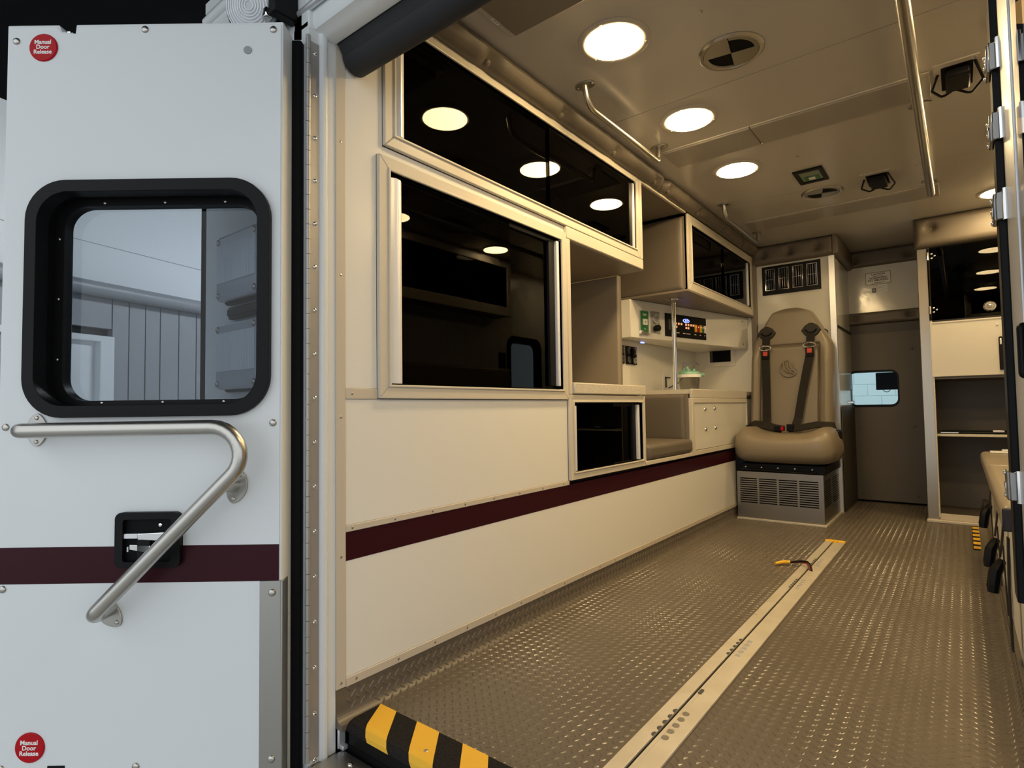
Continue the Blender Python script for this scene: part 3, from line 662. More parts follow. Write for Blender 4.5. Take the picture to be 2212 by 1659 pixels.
# CPR seat recess
cs = thing('recessed_seat', 'brown vinyl seat recessed in the wall between two low cabinets', 'seat', (-1.25, 2.6, .43))
MB().box(-1.414, -1.408, 2.346, 2.886, .43, .745).box(-1.414, -1.11, 2.346, 2.886, .425, .435).box(-1.414, -1.11, 2.878, 2.886, .43, .743).build('recess_liner', VINYL_CAB, cs)
pad('backrest', cs, (-1.408, 2.35, .50), Y, Z, .53, .246, .05, VINYL, rad=.03)
pad('side_pad', cs, (-1.40, 2.880, .50), X, Z, .275, .24, .024, VINYL, rad=.02)
MB().box(-1.40, -1.086, 2.352, 2.876, .444, .512).build('seat_cushion', VINYL, cs, bevel=.02, seg=5)
MB().box(-1.112, -1.090, 2.330, 2.886, .424, .442).build('front_rail', FRAME, cs, bevel=.002)

# console across the recess corner
L = Vector((-1.415, 2.86, 0)); E_ = Vector((-1.13, 4.02, 0)); e = (E_ - L).normalized(); cn = Vector((e.y, -e.x, 0))
def cp_(t, z, d=0): return tuple(L + e * t + cn * d + Vector((0, 0, z)))
con = thing('control_console', 'white angled control console under the end overhead cabinet', 'console', (-1.35, 3.4, 1.06))
MB().prism([(-1.49, 2.86), (-1.415, 2.86), (-1.13, 4.02), (-1.13, 4.044), (-1.49, 4.044)], lambda x, y: (x, y, 1.064), lambda x, y: (x, y, 1.275)).build('housing', WHITE_LAM, con, bevel=.003)
def cbox(name, m_, t0, t1, z0, z1, d0=0, d1=.004, bevel=.0015, parent=None):
    return MB().prism([(t0, z0), (t1, z0), (t1, z1), (t0, z1)], lambda t, z: cp_(t, z, d0), lambda t, z: cp_(t, z, d1)).build(name, m_, parent or con, bevel=bevel)
# features were measured on the face, t along it, z height
ox = cbox('oxygen_outlet', ALU, .068, .150, 1.086, 1.222)
cbox('green_plate', GREEN, .080, .148, 1.100, 1.218, .004, .006, parent=ox)
cbox('outlet_socket', WHITEP, .094, .130, 1.138, 1.172, .006, .014, parent=ox)
MB().prism([(.068, 1.086), (.150, 1.086), (.150, 1.092), (.080, 1.106)], lambda t, z: cp_(t, z, .004), lambda t, z: cp_(t, z, .016)).build('outlet_lip', STEELD, con)
Mc = lambda t, z, d: frameM(cp_(t, z, d), e, (0, 0, 1))
for (ta, tb, z) in ((.098, .130, 1.200), (.102, .126, 1.193), (.106, .122, 1.116)): cbox('print_line', WHITEP, ta, tb, z - .0015, z + .0015, .006, .0063, 0, parent=ox)
cbox('socket_mark', GREEN, .109, .116, 1.151, 1.160, .014, .0143, 0, parent=ox)
gg = cbox('gauge_plate', STEELD, .172, .250, 1.100, 1.224)
c_ax = (Vector(e), Vector((0, 0, 1)), cn)
MB().lathe([(.027, 0), (.027, .008), (.023, .008)], cp_(.212, 1.182, .004), c_ax, 24).build('gauge_rim', ALU, gg, smooth=True)
MB().lathe([(.022, .0), (.022, .0085)], cp_(.212, 1.182, .004), c_ax, 24).build('gauge_dial', GREY, gg)
MB().prism([(.211, 1.176), (.214, 1.176), (.224, 1.196), (.222, 1.197)], lambda t, z: cp_(t, z, .0126), lambda t, z: cp_(t, z, .0132)).build('gauge_needle', INK, gg)
MB().lathe([(.018, 0), (.018, .02), (.014, .024)], cp_(.218, 1.128, .004), c_ax, 20).build('control_knob', BLACK, gg, smooth=True)
MB().box(0, 0, 0, 0, 0, 0)
sw = cbox('switch_panel', BLACK, .302, .712, 1.090, 1.226, 0, .005)
oval = [(.504 + .032 * math.cos(2 * PI * k / 28), 1.194 + .012 * math.sin(2 * PI * k / 28)) for k in range(28)]
MB().plate(oval, [[(.504 + .027 * math.cos(2 * PI * k / 28), 1.194 + .0092 * math.sin(2 * PI * k / 28)) for k in range(28)]], lambda t, z: cp_(t, z, .005), lambda t, z: cp_(t, z, .0062)).build('emblem_ring', BLUELED, sw)
for k in (-1, 0, 1):
    MB().prism([(.500 + .010 * k, 1.188), (.504 + .010 * k, 1.188), (.509 + .010 * k, 1.200), (.505 + .010 * k, 1.200)], lambda t, z: cp_(t, z, .005), lambda t, z: cp_(t, z, .0062)).build('emblem_bar', BLUELED, sw)
for t in (.402, .428, .455, .500, .525, .552, .575): MB().prism([(t - .006, 1.165), (t + .006, 1.165), (t + .006, 1.177), (t - .006, 1.177)], lambda a, z: cp_(a, z, .005), lambda a, z: cp_(a, z, .008)).build('switch', AMBERLED, sw)
for t in (.405, .502, .524): MB().prism([(t - .006, 1.145), (t + .006, 1.145), (t + .006, 1.157), (t - .006, 1.157)], lambda a, z: cp_(a, z, .005), lambda a, z: cp_(a, z, .008)).build('switch', AMBERLED, sw)
for t, m_ in ((.595, YELLOW), (.620, RED), (.646, YELLOW), (.668, GREEN), (.692, WHITEP)):
    cbox('rocker_switch', m_, t - .011, t + .011, 1.132, 1.178, .005, .012, parent=sw)
    cbox('rocker_light', AMBERLED, t - .004, t + .004, 1.160, 1.168, .012, .0125, 0, parent=sw)
for t in (.34, .37): cbox('vent_slot', GREYD, t - .008, t + .008, 1.13, 1.19, .005, .007, parent=sw)
for ta, tb in ((.405, .435), (.470, .495), (.505, .545), (.585, .605), (.640, .655), (.690, .702)): cbox('print_line', WHITEP, ta, tb, 1.114, 1.119, .005, .0053, 0, parent=sw)
for t, z in ((1.140, 1.245), (1.145, 1.09)): place(SCREW, 'screw', con, cp_(t, z, 0), .007, cn)
# under-console light strip that tints the recess blue
ul = thing('indicator_strip', 'small blue indicator light under the control console', 'light', (-1.47, 3.15, 1.055))
MB().box(-1.486, -1.480, 3.13, 3.17, 1.060, 1.064).build('lens', BLUELED, ul)
MB().box(-1.4895, -1.486, 3.12, 3.18, 1.057, 1.064).build('channel', ALU, ul)
# outlets, bracket, recessed box
for k, y in enumerate((2.910, 2.992, 3.064)):
    t = thing('power_outlet', ['black power socket plate nearest the padded partition', 'black power socket plate between two other socket plates', 'black power socket plate with two pale round sockets'][k], 'outlet', (-1.5, y, .925))
    MB().box(-1.505, -1.494, y - .029, y + .029, .926, 1.030).build('plate', BLACK, t, bevel=.002)
    for z in (.953, 1.003):
        MB().lathe([(.021, 0), (.021, .004), (.018, .005)], (-1.494, y, z), 'x', 20).build('socket', GREY if k == 2 else GREYD, t, smooth=True)
        for s in (-1, 1): MB().box(-1.489, -1.4885, y + s * .007 - .0015, y + s * .007 + .0015, z - .005, z + .005).build('slot', BLACK, t)
    if k == 1: MB().box(-1.494, -1.465, y + .005, y + .03, .96, 1.015).build('plug', BLACK, t, bevel=.004)
br = thing('wall_bracket', 'white plastic wall bracket beside the chrome pole', 'bracket', (-1.49, 3.53, .80))
MB().box(-1.505, -1.494, 3.46, 3.63, .775, .905).build('plate', WHITE_LAM, br, bevel=.003)
MB().box(-1.494, -1.485, 3.49, 3.50, .80, .87).build('clip', GREYD, br); MB().box(-1.494, -1.485, 3.49, 3.56, .862, .87).build('clip', GREYD, br)
MB().tube([(-1.48, 3.52, .80), (-1.46, 3.62, .83), (-1.46, 3.7, .87)], .004, 8).build('tube', GREYD, br)
rb_ = thing('recessed_box', 'black recessed box in the end wall under the console', 'box', (-1.32, 4.05, .98))
MB().plate(rrect(-1.415, -1.222, .955, 1.13, .008), [rrect(-1.395, -1.250, .985, 1.11, .004)], lambda x, z: (x, 4.06, z), lambda x, z: (x, 4.052, z)).build('frame', WHITE_LAM, rb_, bevel=.002)
MB().box(-1.395, -1.250, 4.053, 4.059, .985, 1.11).build('cavity', BLACKM, rb_); MB().box(-1.39, -1.375, 4.0505, 4.053, .99, 1.09).build('latch', GREYD, rb_, bevel=.002)
place(SCREW, 'knob', rb_, (-1.33, 4.052, 1.085), .007, (0, -1, 0))
# pole with flanges
po = thing('chrome_pole', 'slim chrome pole from countertop to overhead cabinet', 'pole', (-1.235, 3.02, .768))
MB().tube([(-1.235, 3.025, .768), (-1.235, 3.025, 1.276)], .0125, 18).build('tube', CHROME, po, smooth=True)
MB().lathe([(.026, 0), (.026, .004), (.016, .007), (.016, .03)], (-1.235, 3.025, 1.276), (Vector((1, 0, 0)), Vector((0, 1, 0)), Vector((0, 0, -1)))).build('flange', CHROME, po, smooth=True)
MB().prism(rrect(-1.275, -1.195, 2.985, 3.065, .01), lambda x, y: (x, y, 1.272), lambda x, y: (x, y, 1.276)).build('plate', STEELD, po)
# suction canister
sc = thing('suction_canister', 'clear suction canister with mint green lid on the countertop', 'canister', (-1.30, 3.42, .768))
cx_, cy_ = -1.30, 3.40
MB().lathe([(.055, 0), (.064, .085), (.062, .085), (.053, .004)], (cx_, cy_, .769), 'z', 32).build('jar', CLEAR, sc, smooth=True)
MB().lathe([(.070, .0), (.070, .016), (.064, .019)], (cx_, cy_, .854), 'z', 32).build('rim', WHITEP, sc, smooth=True)
ld = MB().lathe([(.066, 0), (.063, .012), (.05, .02), (.005, .022)], (cx_, cy_, .873), 'z', 32).build('lid', MINT, sc, smooth=True)
for a, r_, h_ in ((.3, .03, .016), (1.9, .035, .012), (3.4, .03, .020), (5.0, .04, .014), (4.3, .012, .030)):
    MB().lathe([(.009, 0), (.008, h_)], (cx_ + r_ * math.cos(a), cy_ + r_ * math.sin(a), .89), 'z', 14).build('port', MINT, ld, smooth=True)
MB().tube([(cx_ + .04, cy_ + .05, .872), (cx_ + .05, cy_ + .10, .872)], .012, 12).build('spout', MINT, ld, smooth=True)
MB().tube(fillet([(cx_ - .03, cy_ - .02, .90), (cx_ - .03, cy_ - .02, .945), (cx_ + .02, cy_ + .06, .945), (cx_ + .03, cy_ + .09, .935)], .012, 4), .004, 8).build('hose', CLEAR, sc, smooth=True)

# ================================================================== bolster along the top of the left wall
def bolster(name, label, y0, y1, buts):
    prof_ = [(-1.112, 1.701), (-1.090, 1.694), (-1.070, 1.693), (-1.052, 1.699), (-1.040, 1.710), (-1.034, 1.724), (-1.038, 1.738), (-1.050, 1.747), (-1.066, 1.750), (-1.112, 1.750)]
    n = int((y1 - y0) / .016); np_ = len(prof_); vs = []
    for i in range(n + 1):
        y = y0 + (y1 - y0) * i / n; e_ = min(i, n - i); k = 1 - .35 * math.exp(-(e_ / 1.2) ** 2)
        for x, z in prof_:
            d = 0
            for b in buts: d += .022 * math.exp(-((y - b) / .026) ** 2 - ((z - 1.706) / .018) ** 2) if x > -1.08 else 0
            d += .0015 * math.sin(y * 61) * (x > -1.08)
            nx, nz = -.85, .5
            vs.append((-1.10 + (x + 1.10) * k + nx * d, y, min(z + nz * d * .6, 1.7498)))
    fs = [(i * np_ + j, i * np_ + (j + 1) % np_, (i + 1) * np_ + (j + 1) % np_, (i + 1) * np_ + j) for i in range(n) for j in range(np_)]
    fs += [tuple(range(np_)), tuple(range(n * np_, (n + 1) * np_))]
    t = thing(name, label, 'bolster', (-1.08, (y0 + y1) / 2, 1.70))
    MB().add(vs, fs).build('padding', VINYL, t, smooth=True)
    for b in buts: place(BTN, 'button', t, (-1.0655, b, 1.7045), .0115, (.7, 0, -.7))
bolster('ceiling_bolster', 'brown tufted bolster between ceiling and the long overhead cabinet', .80, 2.50, [1.255, 1.651, 2.038, 2.425])
bolster('ceiling_bolster', 'brown tufted bolster between ceiling and the short overhead cabinet', 2.506, 4.05, [2.576, 2.97, 3.36, 3.76])

# ================================================================== attendant seat
seat = thing('attendant_seat', 'tan vinyl rear-facing attendant seat on a louvred metal base', 'seat', (-.85, 3.9, 0))
bx0, bx1, by0, by1, bz = -1.083, -.617, 3.562, 4.08, .285
slots = []
for c in range(4):
    for r_ in range(12):
        a = bx0 + .017 + c * .1085; z = .100 + r_ * .0128
        slots.append([(a, z), (a + .098, z), (a + .098, z + .0062), (a, z + .0062)])
MB().plate([(bx0, 0), (bx1, 0), (bx1, bz), (bx0, bz)], slots, lambda x, z: (x, by0, z), lambda x, z: (x, by0 + .003, z)).build('base_front', BASEM, seat)
sl2 = []
for c in range(2):
    for r_ in range(12):
        a = by0 + .03 + c * .24; z = .100 + r_ * .0128; sl2.append([(a, z), (a + .215, z), (a + .215, z + .0062), (a, z + .0062)])
MB().plate([(by0 + .003, 0), (by1, 0), (by1, bz), (by0 + .003, bz)], sl2, lambda y, z: (bx1, y, z), lambda y, z: (bx1 - .003, y, z)).build('base_side', BASEM, seat)
MB().box(bx0, bx1, by0 + .003, by1, bz - .003, bz).build('base_top', BASEM, seat)
MB().box(bx0 + .012, bx1 - .012, by0 + .05, by1, .01, bz - .01).build('base_core', BLACKM, seat)
MB().box(bx0 - .003, bx1 + .012, by0 - .012, by0, 0, .012).box(bx1, bx1 + .012, by0, by1 + .1, 0, .012).build('base_trim', RAILM, seat, bevel=.002)
MB().box(bx0 + .03, bx1 + .01, by0 + .01, by1, bz, .335).build('swivel_plate', BLACK, seat, bevel=.004)
MB().tube([(bx0 + .03, by0 + .0, .298), (bx1 - .12, by0 - .004, .292), (bx1 - .03, by0 - .004, .296)], .005, 8).build('release_bar', BLACK, seat)
for i in range(5): place(SCREWC, 'screw', seat, (bx0 + .05 + .09 * i, by0 + .01, .312), .006, (0, -1, 0))
# cushion : rolled front, raised sides
nu, nv = 33, 28; vs = []; CXS = -.818
for i in range(nu):
    s = -1 + 2 * i / (nu - 1); sx_ = math.copysign(1 - (1 - abs(s)) ** 1.6, s) if False else s
    ends = (1 - abs(s) ** 7) ** (1 / 2.6) if abs(s) < 1 else 0
    x = CXS + .268 * s
    rise = .036 * math.exp(-((abs(s) - .80) / .22) ** 2) - .012 * math.exp(-(s / .5) ** 2)
    for j in range(nv):
        a = 2 * PI * j / nv; ca, sa = math.cos(a), math.sin(a)
        cc = math.copysign(abs(ca) ** .62, ca); ss = math.copysign(abs(sa) ** .75, sa)
        yy = 3.70 + cc * .235 * (.55 + .45 * ends); hz = .092 * (.18 + .82 * ends)
        zz = .428 + ss * hz + (rise if ss > 0 else 0) * max(0, ss) + (.012 * max(0, -cc) if ss > 0 else 0) - (.012 if ss < 0 else 0) * max(0, cc)
        vs.append((x, yy, zz))
fs = [(i * nv + j, i * nv + (j + 1) % nv, (i + 1) * nv + (j + 1) % nv, (i + 1) * nv + j) for i in range(nu - 1) for j in range(nv)] + [tuple(range(nv)), tuple(range((nu - 1) * nv, nu * nv))]
MB().add(vs, fs).build('seat_cushion', SEATV, seat, smooth=True)
# backrest
def bw_(v):
    if v < .62: return .2425 - .004 * v / .62
    t = (v - .62) / .38
    return .2385 * (1 - .10 * t - .50 * max(0, t - .22) ** 1.15 / .78 ** 1.15 - .30 * max(0, t - .9) / .1)
BZ0, BZ1 = .47, 1.305
nu, nv = 97, 50; vs = []; BXC = -.846
V_ = [j / (nv - 1) for j in range(nv - 4)]
V_ = [j / 100 * .965 for j in range(101)] + [.978, .988, .995, .999, 1.0]
nv = len(V_)
PA, PB = .66, .70   # central panel: half width ratio, top v
for j, v in enumerate(V_):
    hw = bw_(v); z = BZ0 + (BZ1 - BZ0) * v; yb = 3.945 + .075 * v
    for i in range(nu):
        s = -1 + 2 * i / (nu - 1); x = BXC + .012 * (v - .5) + hw * s
        ex_ = min(1, (1 - abs(s)) / .16); ev = min(1, (1 - v) / .05)
        d = .085 * math.sqrt(max(0, 1 - (1 - ex_) ** 2)) * math.sqrt(max(0, 1 - (1 - ev) ** 2))
        wx = hw * abs(s)
        if v < PB:
            g_ = math.exp(-((wx - .168) / .006) ** 2); d -= .022 * g_ * min(1, (PB - v) / .02)
            if wx > .172: d += .020 * math.exp(-((wx - .215) / .035) ** 2) * min(1, max(0, (PB - v) / .12))
            else: d -= .006
        d -= .018 * math.exp(-((v - PB) / .009) ** 2) * (1 if wx < .172 else 0)
        vs.append((x, yb - d, z))
N = len(vs)
for j, v in enumerate(V_):
    hw = bw_(v); z = BZ0 + (BZ1 - BZ0) * v; yb = 3.945 + .075 * v
    for i in range(nu):
        s = -1 + 2 * i / (nu - 1); vs.append((BXC + .012 * (v - .5) + hw * s * .98, yb + .045, z))
fs = [(j * nu + i, j * nu + i + 1, (j + 1) * nu + i + 1, (j + 1) * nu + i) for j in range(nv - 1) for i in range(nu - 1)]
fs += [tuple(N + k for k in q) for q in fs]
ring = [i for i in range(nu)] + [j * nu + nu - 1 for j in range(1, nv)] + [(nv - 1) * nu + i for i in range(nu - 2, -1, -1)] + [j * nu for j in range(nv - 2, 0, -1)]
fs += [(ring[k], ring[(k + 1) % len(ring)], N + ring[(k + 1) % len(ring)], N + ring[k]) for k in range(len(ring))]
MB().add(vs, fs).build('backrest', SEATV, seat, smooth=True)
MB().box(-1.05, -.65, 3.99, 4.08, .45, 1.15).build('back_mount', BLACK, seat)
# stitched round emblem
em = MB(); ec = Vector((-.846, 3.893, .908)); ye = 3.8945
def epath(pts): return [(ec.x + a, ye + .012 * 0 + (b) * .09, ec.z + b) for a, b in pts]
em.tube(epath([(.052 * math.cos(math.radians(a)), .052 * math.sin(math.radians(a))) for a in range(95, 331, 8)]), .0042, 8)
for k in range(3):
    o_ = -.022 + .022 * k
    em.tube(epath([(o_ - .012, .046 - .006 * k), (o_ - .006, .0 - .004 * k), (o_ + .012, -.022), (o_ + .042 - .014 * k, -.030 - .004 * k)]), .0036, 8)
    em.tube(epath([(o_ + .002, .050 - .008 * k), (o_ + .006, .012), (o_ + .022, -.008), (o_ + .040 - .010 * k, -.014)]), .0036, 8)
em.build('stitched_emblem', SEATV, seat, smooth=True)
# harness
def dia(c, w_, h_, y): return None
for cx2, cz2, nm in ((-.975, 1.140, 'a'), (-.716, 1.140, 'b')):
    sh = [(cx2 - .056, cz2), (cx2 - .035, cz2 + .03), (cx2 - .008, cz2 + .046), (cx2 + .008, cz2 + .046), (cx2 + .035, cz2 + .03), (cx2 + .056, cz2), (cx2 + .035, cz2 - .03), (cx2 + .008, cz2 - .046), (cx2 - .008, cz2 - .046), (cx2 - .035, cz2 - .03)]
    bg_ = MB().prism(sh, lambda x, z: (x, 3.930, z), lambda x, z: (x, 3.905, z)).build('belt_guide', BELTG, seat, bevel=.006, seg=3)
    MB().tube([(cx2 - .032, 3.904, cz2 + .004), (cx2 - .018, 3.902, cz2 - .012), (cx2, 3.901, cz2 - .016), (cx2 + .018, 3.902, cz2 - .012), (cx2 + .032, 3.904, cz2 + .004)], .005, 8).build('guide_slot', BLACKM, bg_)
def belt(name, pts, w_, nrm=(0, -1, 0), th=.003, m_=BELT): return MB().strap(pts, nrm, w_, th).build(name, m_, seat)
belt('shoulder_strap', [(-.975, 3.900, 1.125), (-.977, 3.890, 1.06)], .046); belt('shoulder_strap', [(-.716, 3.900, 1.125), (-.720, 3.890, 1.06)], .046)
for cx2, cz2 in ((-.978, 1.045), (-.722, 1.048)):
    MB().tube([(cx2 + .034 * math.cos(a * PI / 12), 3.876, cz2 + .014 * math.sin(a * PI / 12)) for a in range(25)], .0068, 8, False).build('belt_ring', CHROME, seat, smooth=True)
    bk_ = MB().box(cx2 - .023, cx2 + .023, 3.872, 3.892, cz2 - .075, cz2 - .012).build('belt_buckle', BLACK, seat, bevel=.004)
    MB().box(cx2 - .014, cx2 + .014, 3.868, 3.873, cz2 - .052, cz2 - .024).build('release_tab', REDB, bk_, bevel=.002)
belt('shoulder_strap', [(-.978, 3.880, .985), (-.976, 3.868, .90), (-.974, 3.858, .75), (-.972, 3.842, .60), (-.970, 3.82, .545)], .047)
belt('shoulder_strap', [(-.722, 3.880, .985), (-.738, 3.868, .90), (-.766, 3.856, .75), (-.79, 3.84, .60), (-.802, 3.81, .545)], .047)
belt('lap_belt', [(-1.07, 3.80, .545), (-1.04, 3.79, .562), (-.98, 3.775, .556), (-.90, 3.765, .536), (-.862, 3.76, .530)], .062, [(0, -.6, .8)] * 5, .006)
belt('lap_belt', [(-.83, 3.76, .530), (-.76, 3.77, .542), (-.68, 3.79, .560), (-.60, 3.81, .556), (-.575, 3.83, .48), (-.57, 3.84, .40)], .055, [(0, -.6, .8)] * 4 + [(1, 0, 0)] * 2, .006)
bk_ = MB().box(-.905, -.850, 3.728, 3.762, .520, .552).build('lap_buckle', BLACK, seat, bevel=.004)
MB().box(-.866, -.851, 3.725, 3.729, .524, .549).build('release_tab', RED, bk_)
MB().box(-.835, -.800, 3.730, 3.768, .520, .562).build('belt_adjuster', BLACK, seat, bevel=.003)
MB().box(-1.082, -1.04, 3.76, 3.84, .515, .555).build('belt_reel', BLACK, seat, bevel=.01)
MB().box(-.590, -.556, 3.74, 3.86, .38, .53).build('belt_reel', BLACK, seat, bevel=.012)

# louvre panel above the seat
lv = thing('air_louvre_panel', 'black air outlet panel with four chrome-edged louvres above the seat', 'air vent', (-.857, 4.08, 1.415))
MB().box(-1.034, -.679, 4.074, 4.085, 1.420, 1.612).build('plate', BLACK, lv, bevel=.003)
for k in range(4):
    x0 = -1.013 + .0845 * k; x1 = x0 + .062; z0, z1 = 1.447, 1.592
    vf = MB().plate([(x0, z0), (x1, z0), (x1, z1), (x0, z1)], [[(x0 + .004, z0 + .004), (x1 - .004, z0 + .004), (x1 - .004, z1 - .004), (x0 + .004, z1 - .004)]], lambda x, z: (x, 4.074, z), lambda x, z: (x, 4.069, z)).build('louvre_frame', CHROME, lv)
    MB().box(x0 + .004, x1 - .004, 4.0725, 4.074, z0 + .004, z1 - .004).build('louvre_back', BLACKM, vf)
    for i in range(4):
        xx = x0 + .010 + (x1 - x0 - .020) * i / 3
        MB().box(xx - .0012, xx + .0012, 4.066, 4.072, z0 + .010, z1 - .010).build('louvre_blade', CHROME, vf)
    MB().box(x0 + .008, x1 - .008, 4.0655, 4.068, (z0 + z1) / 2 - .0012, (z0 + z1) / 2 + .0012).build('louvre_bar', CHROME, vf)

# signs on the bulkhead panel
sg = thing('caution_sign', 'white caution no smoking sign on the bulkhead panel', 'sign', (-.423, 4.666, 1.50))
MB().box(-.498, -.350, 4.664, 4.667, 1.508, 1.592).build('plate', WHITE_LAM, sg)
MB().plate([(-.498, 1.508), (-.350, 1.508), (-.350, 1.592), (-.498, 1.592)], [[(-.4955, 1.5105), (-.3525, 1.5105), (-.3525, 1.5895), (-.4955, 1.5895)]], lambda x, z: (x, 4.664, z), lambda x, z: (x, 4.6635, z)).build('border', INK, sg)
Mb = lambda x, z: frameM((x, 4.6635, z), (1, 0, 0), (0, 0, 1))
text('CAUTION', .018, Mb(-.424, 1.577), INK, sg, bold=.0004); [MB().box(-.424 - w_, -.424 + w_, 4.6632, 4.664, z_ - .0016, z_ + .0016).build('print_line', INK, sg) for w_, z_ in ((.030, 1.563), (.055, 1.555), (.050, 1.549))]
text('NO SMOKING', .019, Mb(-.424, 1.536), INK, sg, bold=.0005); MB().box(-.464, -.384, 4.6632, 4.664, 1.5175, 1.5205).build('print_line', INK, sg)
st = thing('info_sticker', 'small faint sticker below the caution sign', 'sticker', (-.41, 4.666, 1.45))
MB().box(-.428, -.372, 4.666, 4.6672, 1.452, 1.503).build('label_sheet', WHITEP, st); MB().box(-.462, -.438, 4.666, 4.6672, 1.452, 1.482).build('symbol', GREYD, st)
MB().box(-.458, -.442, 4.6655, 4.666, 1.458, 1.476).build('symbol_mark', GREY, st)
for i in range(4): MB().box(-.424, -.385 + .008 * (i % 2), 4.6655, 4.666, 1.460 + .010 * i, 1.4615 + .010 * i).build('print_line', GREY, st)

# ================================================================== front end cabinet (curb side)
YC = 4.075
fcab = thing('end_cabinet', 'tall end cabinet with smoked upper door and cream lower door', 'cabinet', (.15, 4.3, 0))
b = MB(); b.box(-.173, .52, 4.64, 4.66, 0, CZ).box(-.173, -.155, YC + .01, 4.66, 0, CZ).box(.50, .52, YC, 4.66, 0, CZ)
for z in (0.0, 1.144): b.box(-.173, .52, YC + .01, 4.66, z, z + .015)
b.box(-.173, .52, YC + .01, 4.66, .815, .83).box(-.173, .52, YC + .01, 4.66, 1.57, 1.585)
b.build('carcase', VINYL_CAB, fcab)
MB().box(-.176, -.120, YC - .006, YC + .012, .01, 1.577).build('face_stile', mat('satin_stile', (.36, .32, .26), .25, .85), fcab, bevel=.003)
MB().box(-.124, -.116, YC - .010, YC + .012, .03, 1.575).build('edge_bead', FRAME, fcab, bevel=.002)
bd_ = MB().box(-.128, .30, YC - .012, YC - .006, 1.153, 1.572).build('smoked_door', TINTED, fcab)
MB().box(-.12, .30, YC + .012, YC + .02, 1.16, 1.57).build('dark_interior', BLACKM, fcab)
for z in (1.525, 1.212):
    MB().tube([(-.124, YC - .017, z - .022), (-.124, YC - .017, z + .022)], .007, 10).build('door_hinge', CHROME, fcab, smooth=True)
    for dx, dz in ((.018, .012), (.018, -.012), (.032, 0)): place(SCREWC, 'hinge_bolt', fcab, (-.124 + dx, YC - .012, z + dz), .006, (0, -1, 0))
MB().lathe([(.028, 0), (.028, .006), (.022, .012), (.008, .012)], (.140, YC - .012, 1.205), (Vector((1, 0, 0)), Vector((0, 0, 1)), Vector((0, -1, 0))), 28).build('round_latch', CHROME, fcab, smooth=True)
MB().box(.128, .152, YC - .028, YC - .022, 1.196, 1.214).build('latch_tab', CHROME, fcab, bevel=.003)
wd = MB().box(-.126, .30, YC - .012, YC + .008,   .829, 1.142).build('cream_door', mat('cream_door_laminate', (.60, .565, .48), .3), fcab, bevel=.003)
MB().plate([(-.126, .829), (.30, .829), (.30, 1.142), (-.126, 1.142)], [[(-.118, .838), (.292, .838), (.292, 1.134), (-.118, 1.134)]], lambda x, z: (x, YC - .012, z), lambda x, z: (x, YC - .0155, z)).build('door_edging', FRAME, wd)
MB().prism(rrect(.170, .187, .853, 1.035, .008), lambda x, z: (x, YC - .012, z), lambda x, z: (x, YC - .024, z)).build('flush_handle', BLACK, wd, bevel=.003)
MB().box(.174, .183, YC - .027, YC - .023, .99, 1.025).build('handle_insert', CHROME, wd, bevel=.002)
place(SCREWC, 'knob', wd, (.168, YC - .012, 1.10), .006, (0, -1, 0))
MB().box(-.155, .50, YC + .05, 4.64, .490, .500).build('shelf', VINYL_CAB, fcab); MB().box(-.120, .50, YC + .035, YC + .052, .486, .500).build('shelf_edge', FRAME, fcab, bevel=.002)
MB().box(-.18, .10, YC - .03, YC + .02, .0, .016).build('floor_trim', RAILM, fcab, bevel=.003)
MB().box(-.12, .10, YC, YC + .01, .016, .05).build('kick_trim', TRIM, fcab, bevel=.002)
pad('padded_header', fcab, (-.185, YC + .01, 1.578), X, Z, .69, CZ - 1.578, .055, VINYL, [(.082, .105), (.42, .105)], rad=.035)
cl = thing('clipboard_tray', 'thin dark tray lying on the end cabinet shelf', 'tray', (.05, 4.2, .50))
MB().prism(rrect(-.10, .26, 4.13, 4.40, .02), lambda x, y: (x, y, .501), lambda x, y: (x, y, .512)).build('tray', BLACK, cl, bevel=.003)
MB().box(.13, .18, 4.126, 4.15, .512, .522).build('clip', ALU, cl, bevel=.002)
MB().prism([(-.10, 4.128), (-.02, 4.128), (-.02, 4.132), (-.10, 4.132)], lambda x, y: (x, y, .505 + .0), lambda x, y: (x, y, .510)).build('rim_glint', ALU, cl)

# ================================================================== bench
bn = thing('squad_bench', 'tan cushioned squad bench along the side wall', 'bench', (.28, 2.5, 0))
MB().box(.112, .498, 1.60, 3.38, .076, .362).build('bench_box', WHITE_LAM, bn, bevel=.004)
MB().box(.084, .498, 1.585, 3.39, .362, .400).build('bench_lid', GREY, bn, bevel=.003)
for a, b_ in ((1.645, 2.64), (2.65, 3.36)):
    MB().box(.058, .49, a, b_, .40, .458).build('bench_cushion', SEATV, bn, bevel=.018, seg=4)
    MB().tube([(.062, a + .012, .443), (.48, a + .012, .443)], .0035, 6).build('piping', SEATV, bn)
MB().box(.060, .488, 1.632, 1.645, .402, .452).build('end_cap', NAVY, bn, bevel=.004)
pad('bench_back', bn, (.498, 3.36, .56), (0, -1, 0), Z, 1.7, .42, .06, SEATV, [(.3, .2), (.85, .2), (1.4, .2)], rad=.03)
MB().box(.0905, .112, 1.08, 3.38, .076, .3615).build('front_panel', WHITE_LAM, bn)
bl_ = thing('folded_belts', 'loose pale belt ends lying on the bench', 'belt', (.16, 3.3, .458))
MB().box(.09, .20, 3.24, 3.30, .4585, .466).build('webbing', WHITE_LAM, bl_, bevel=.002); MB().box(.13, .19, 3.25, 3.29, .466, .474).build('tongue', ALU, bl_, bevel=.002)
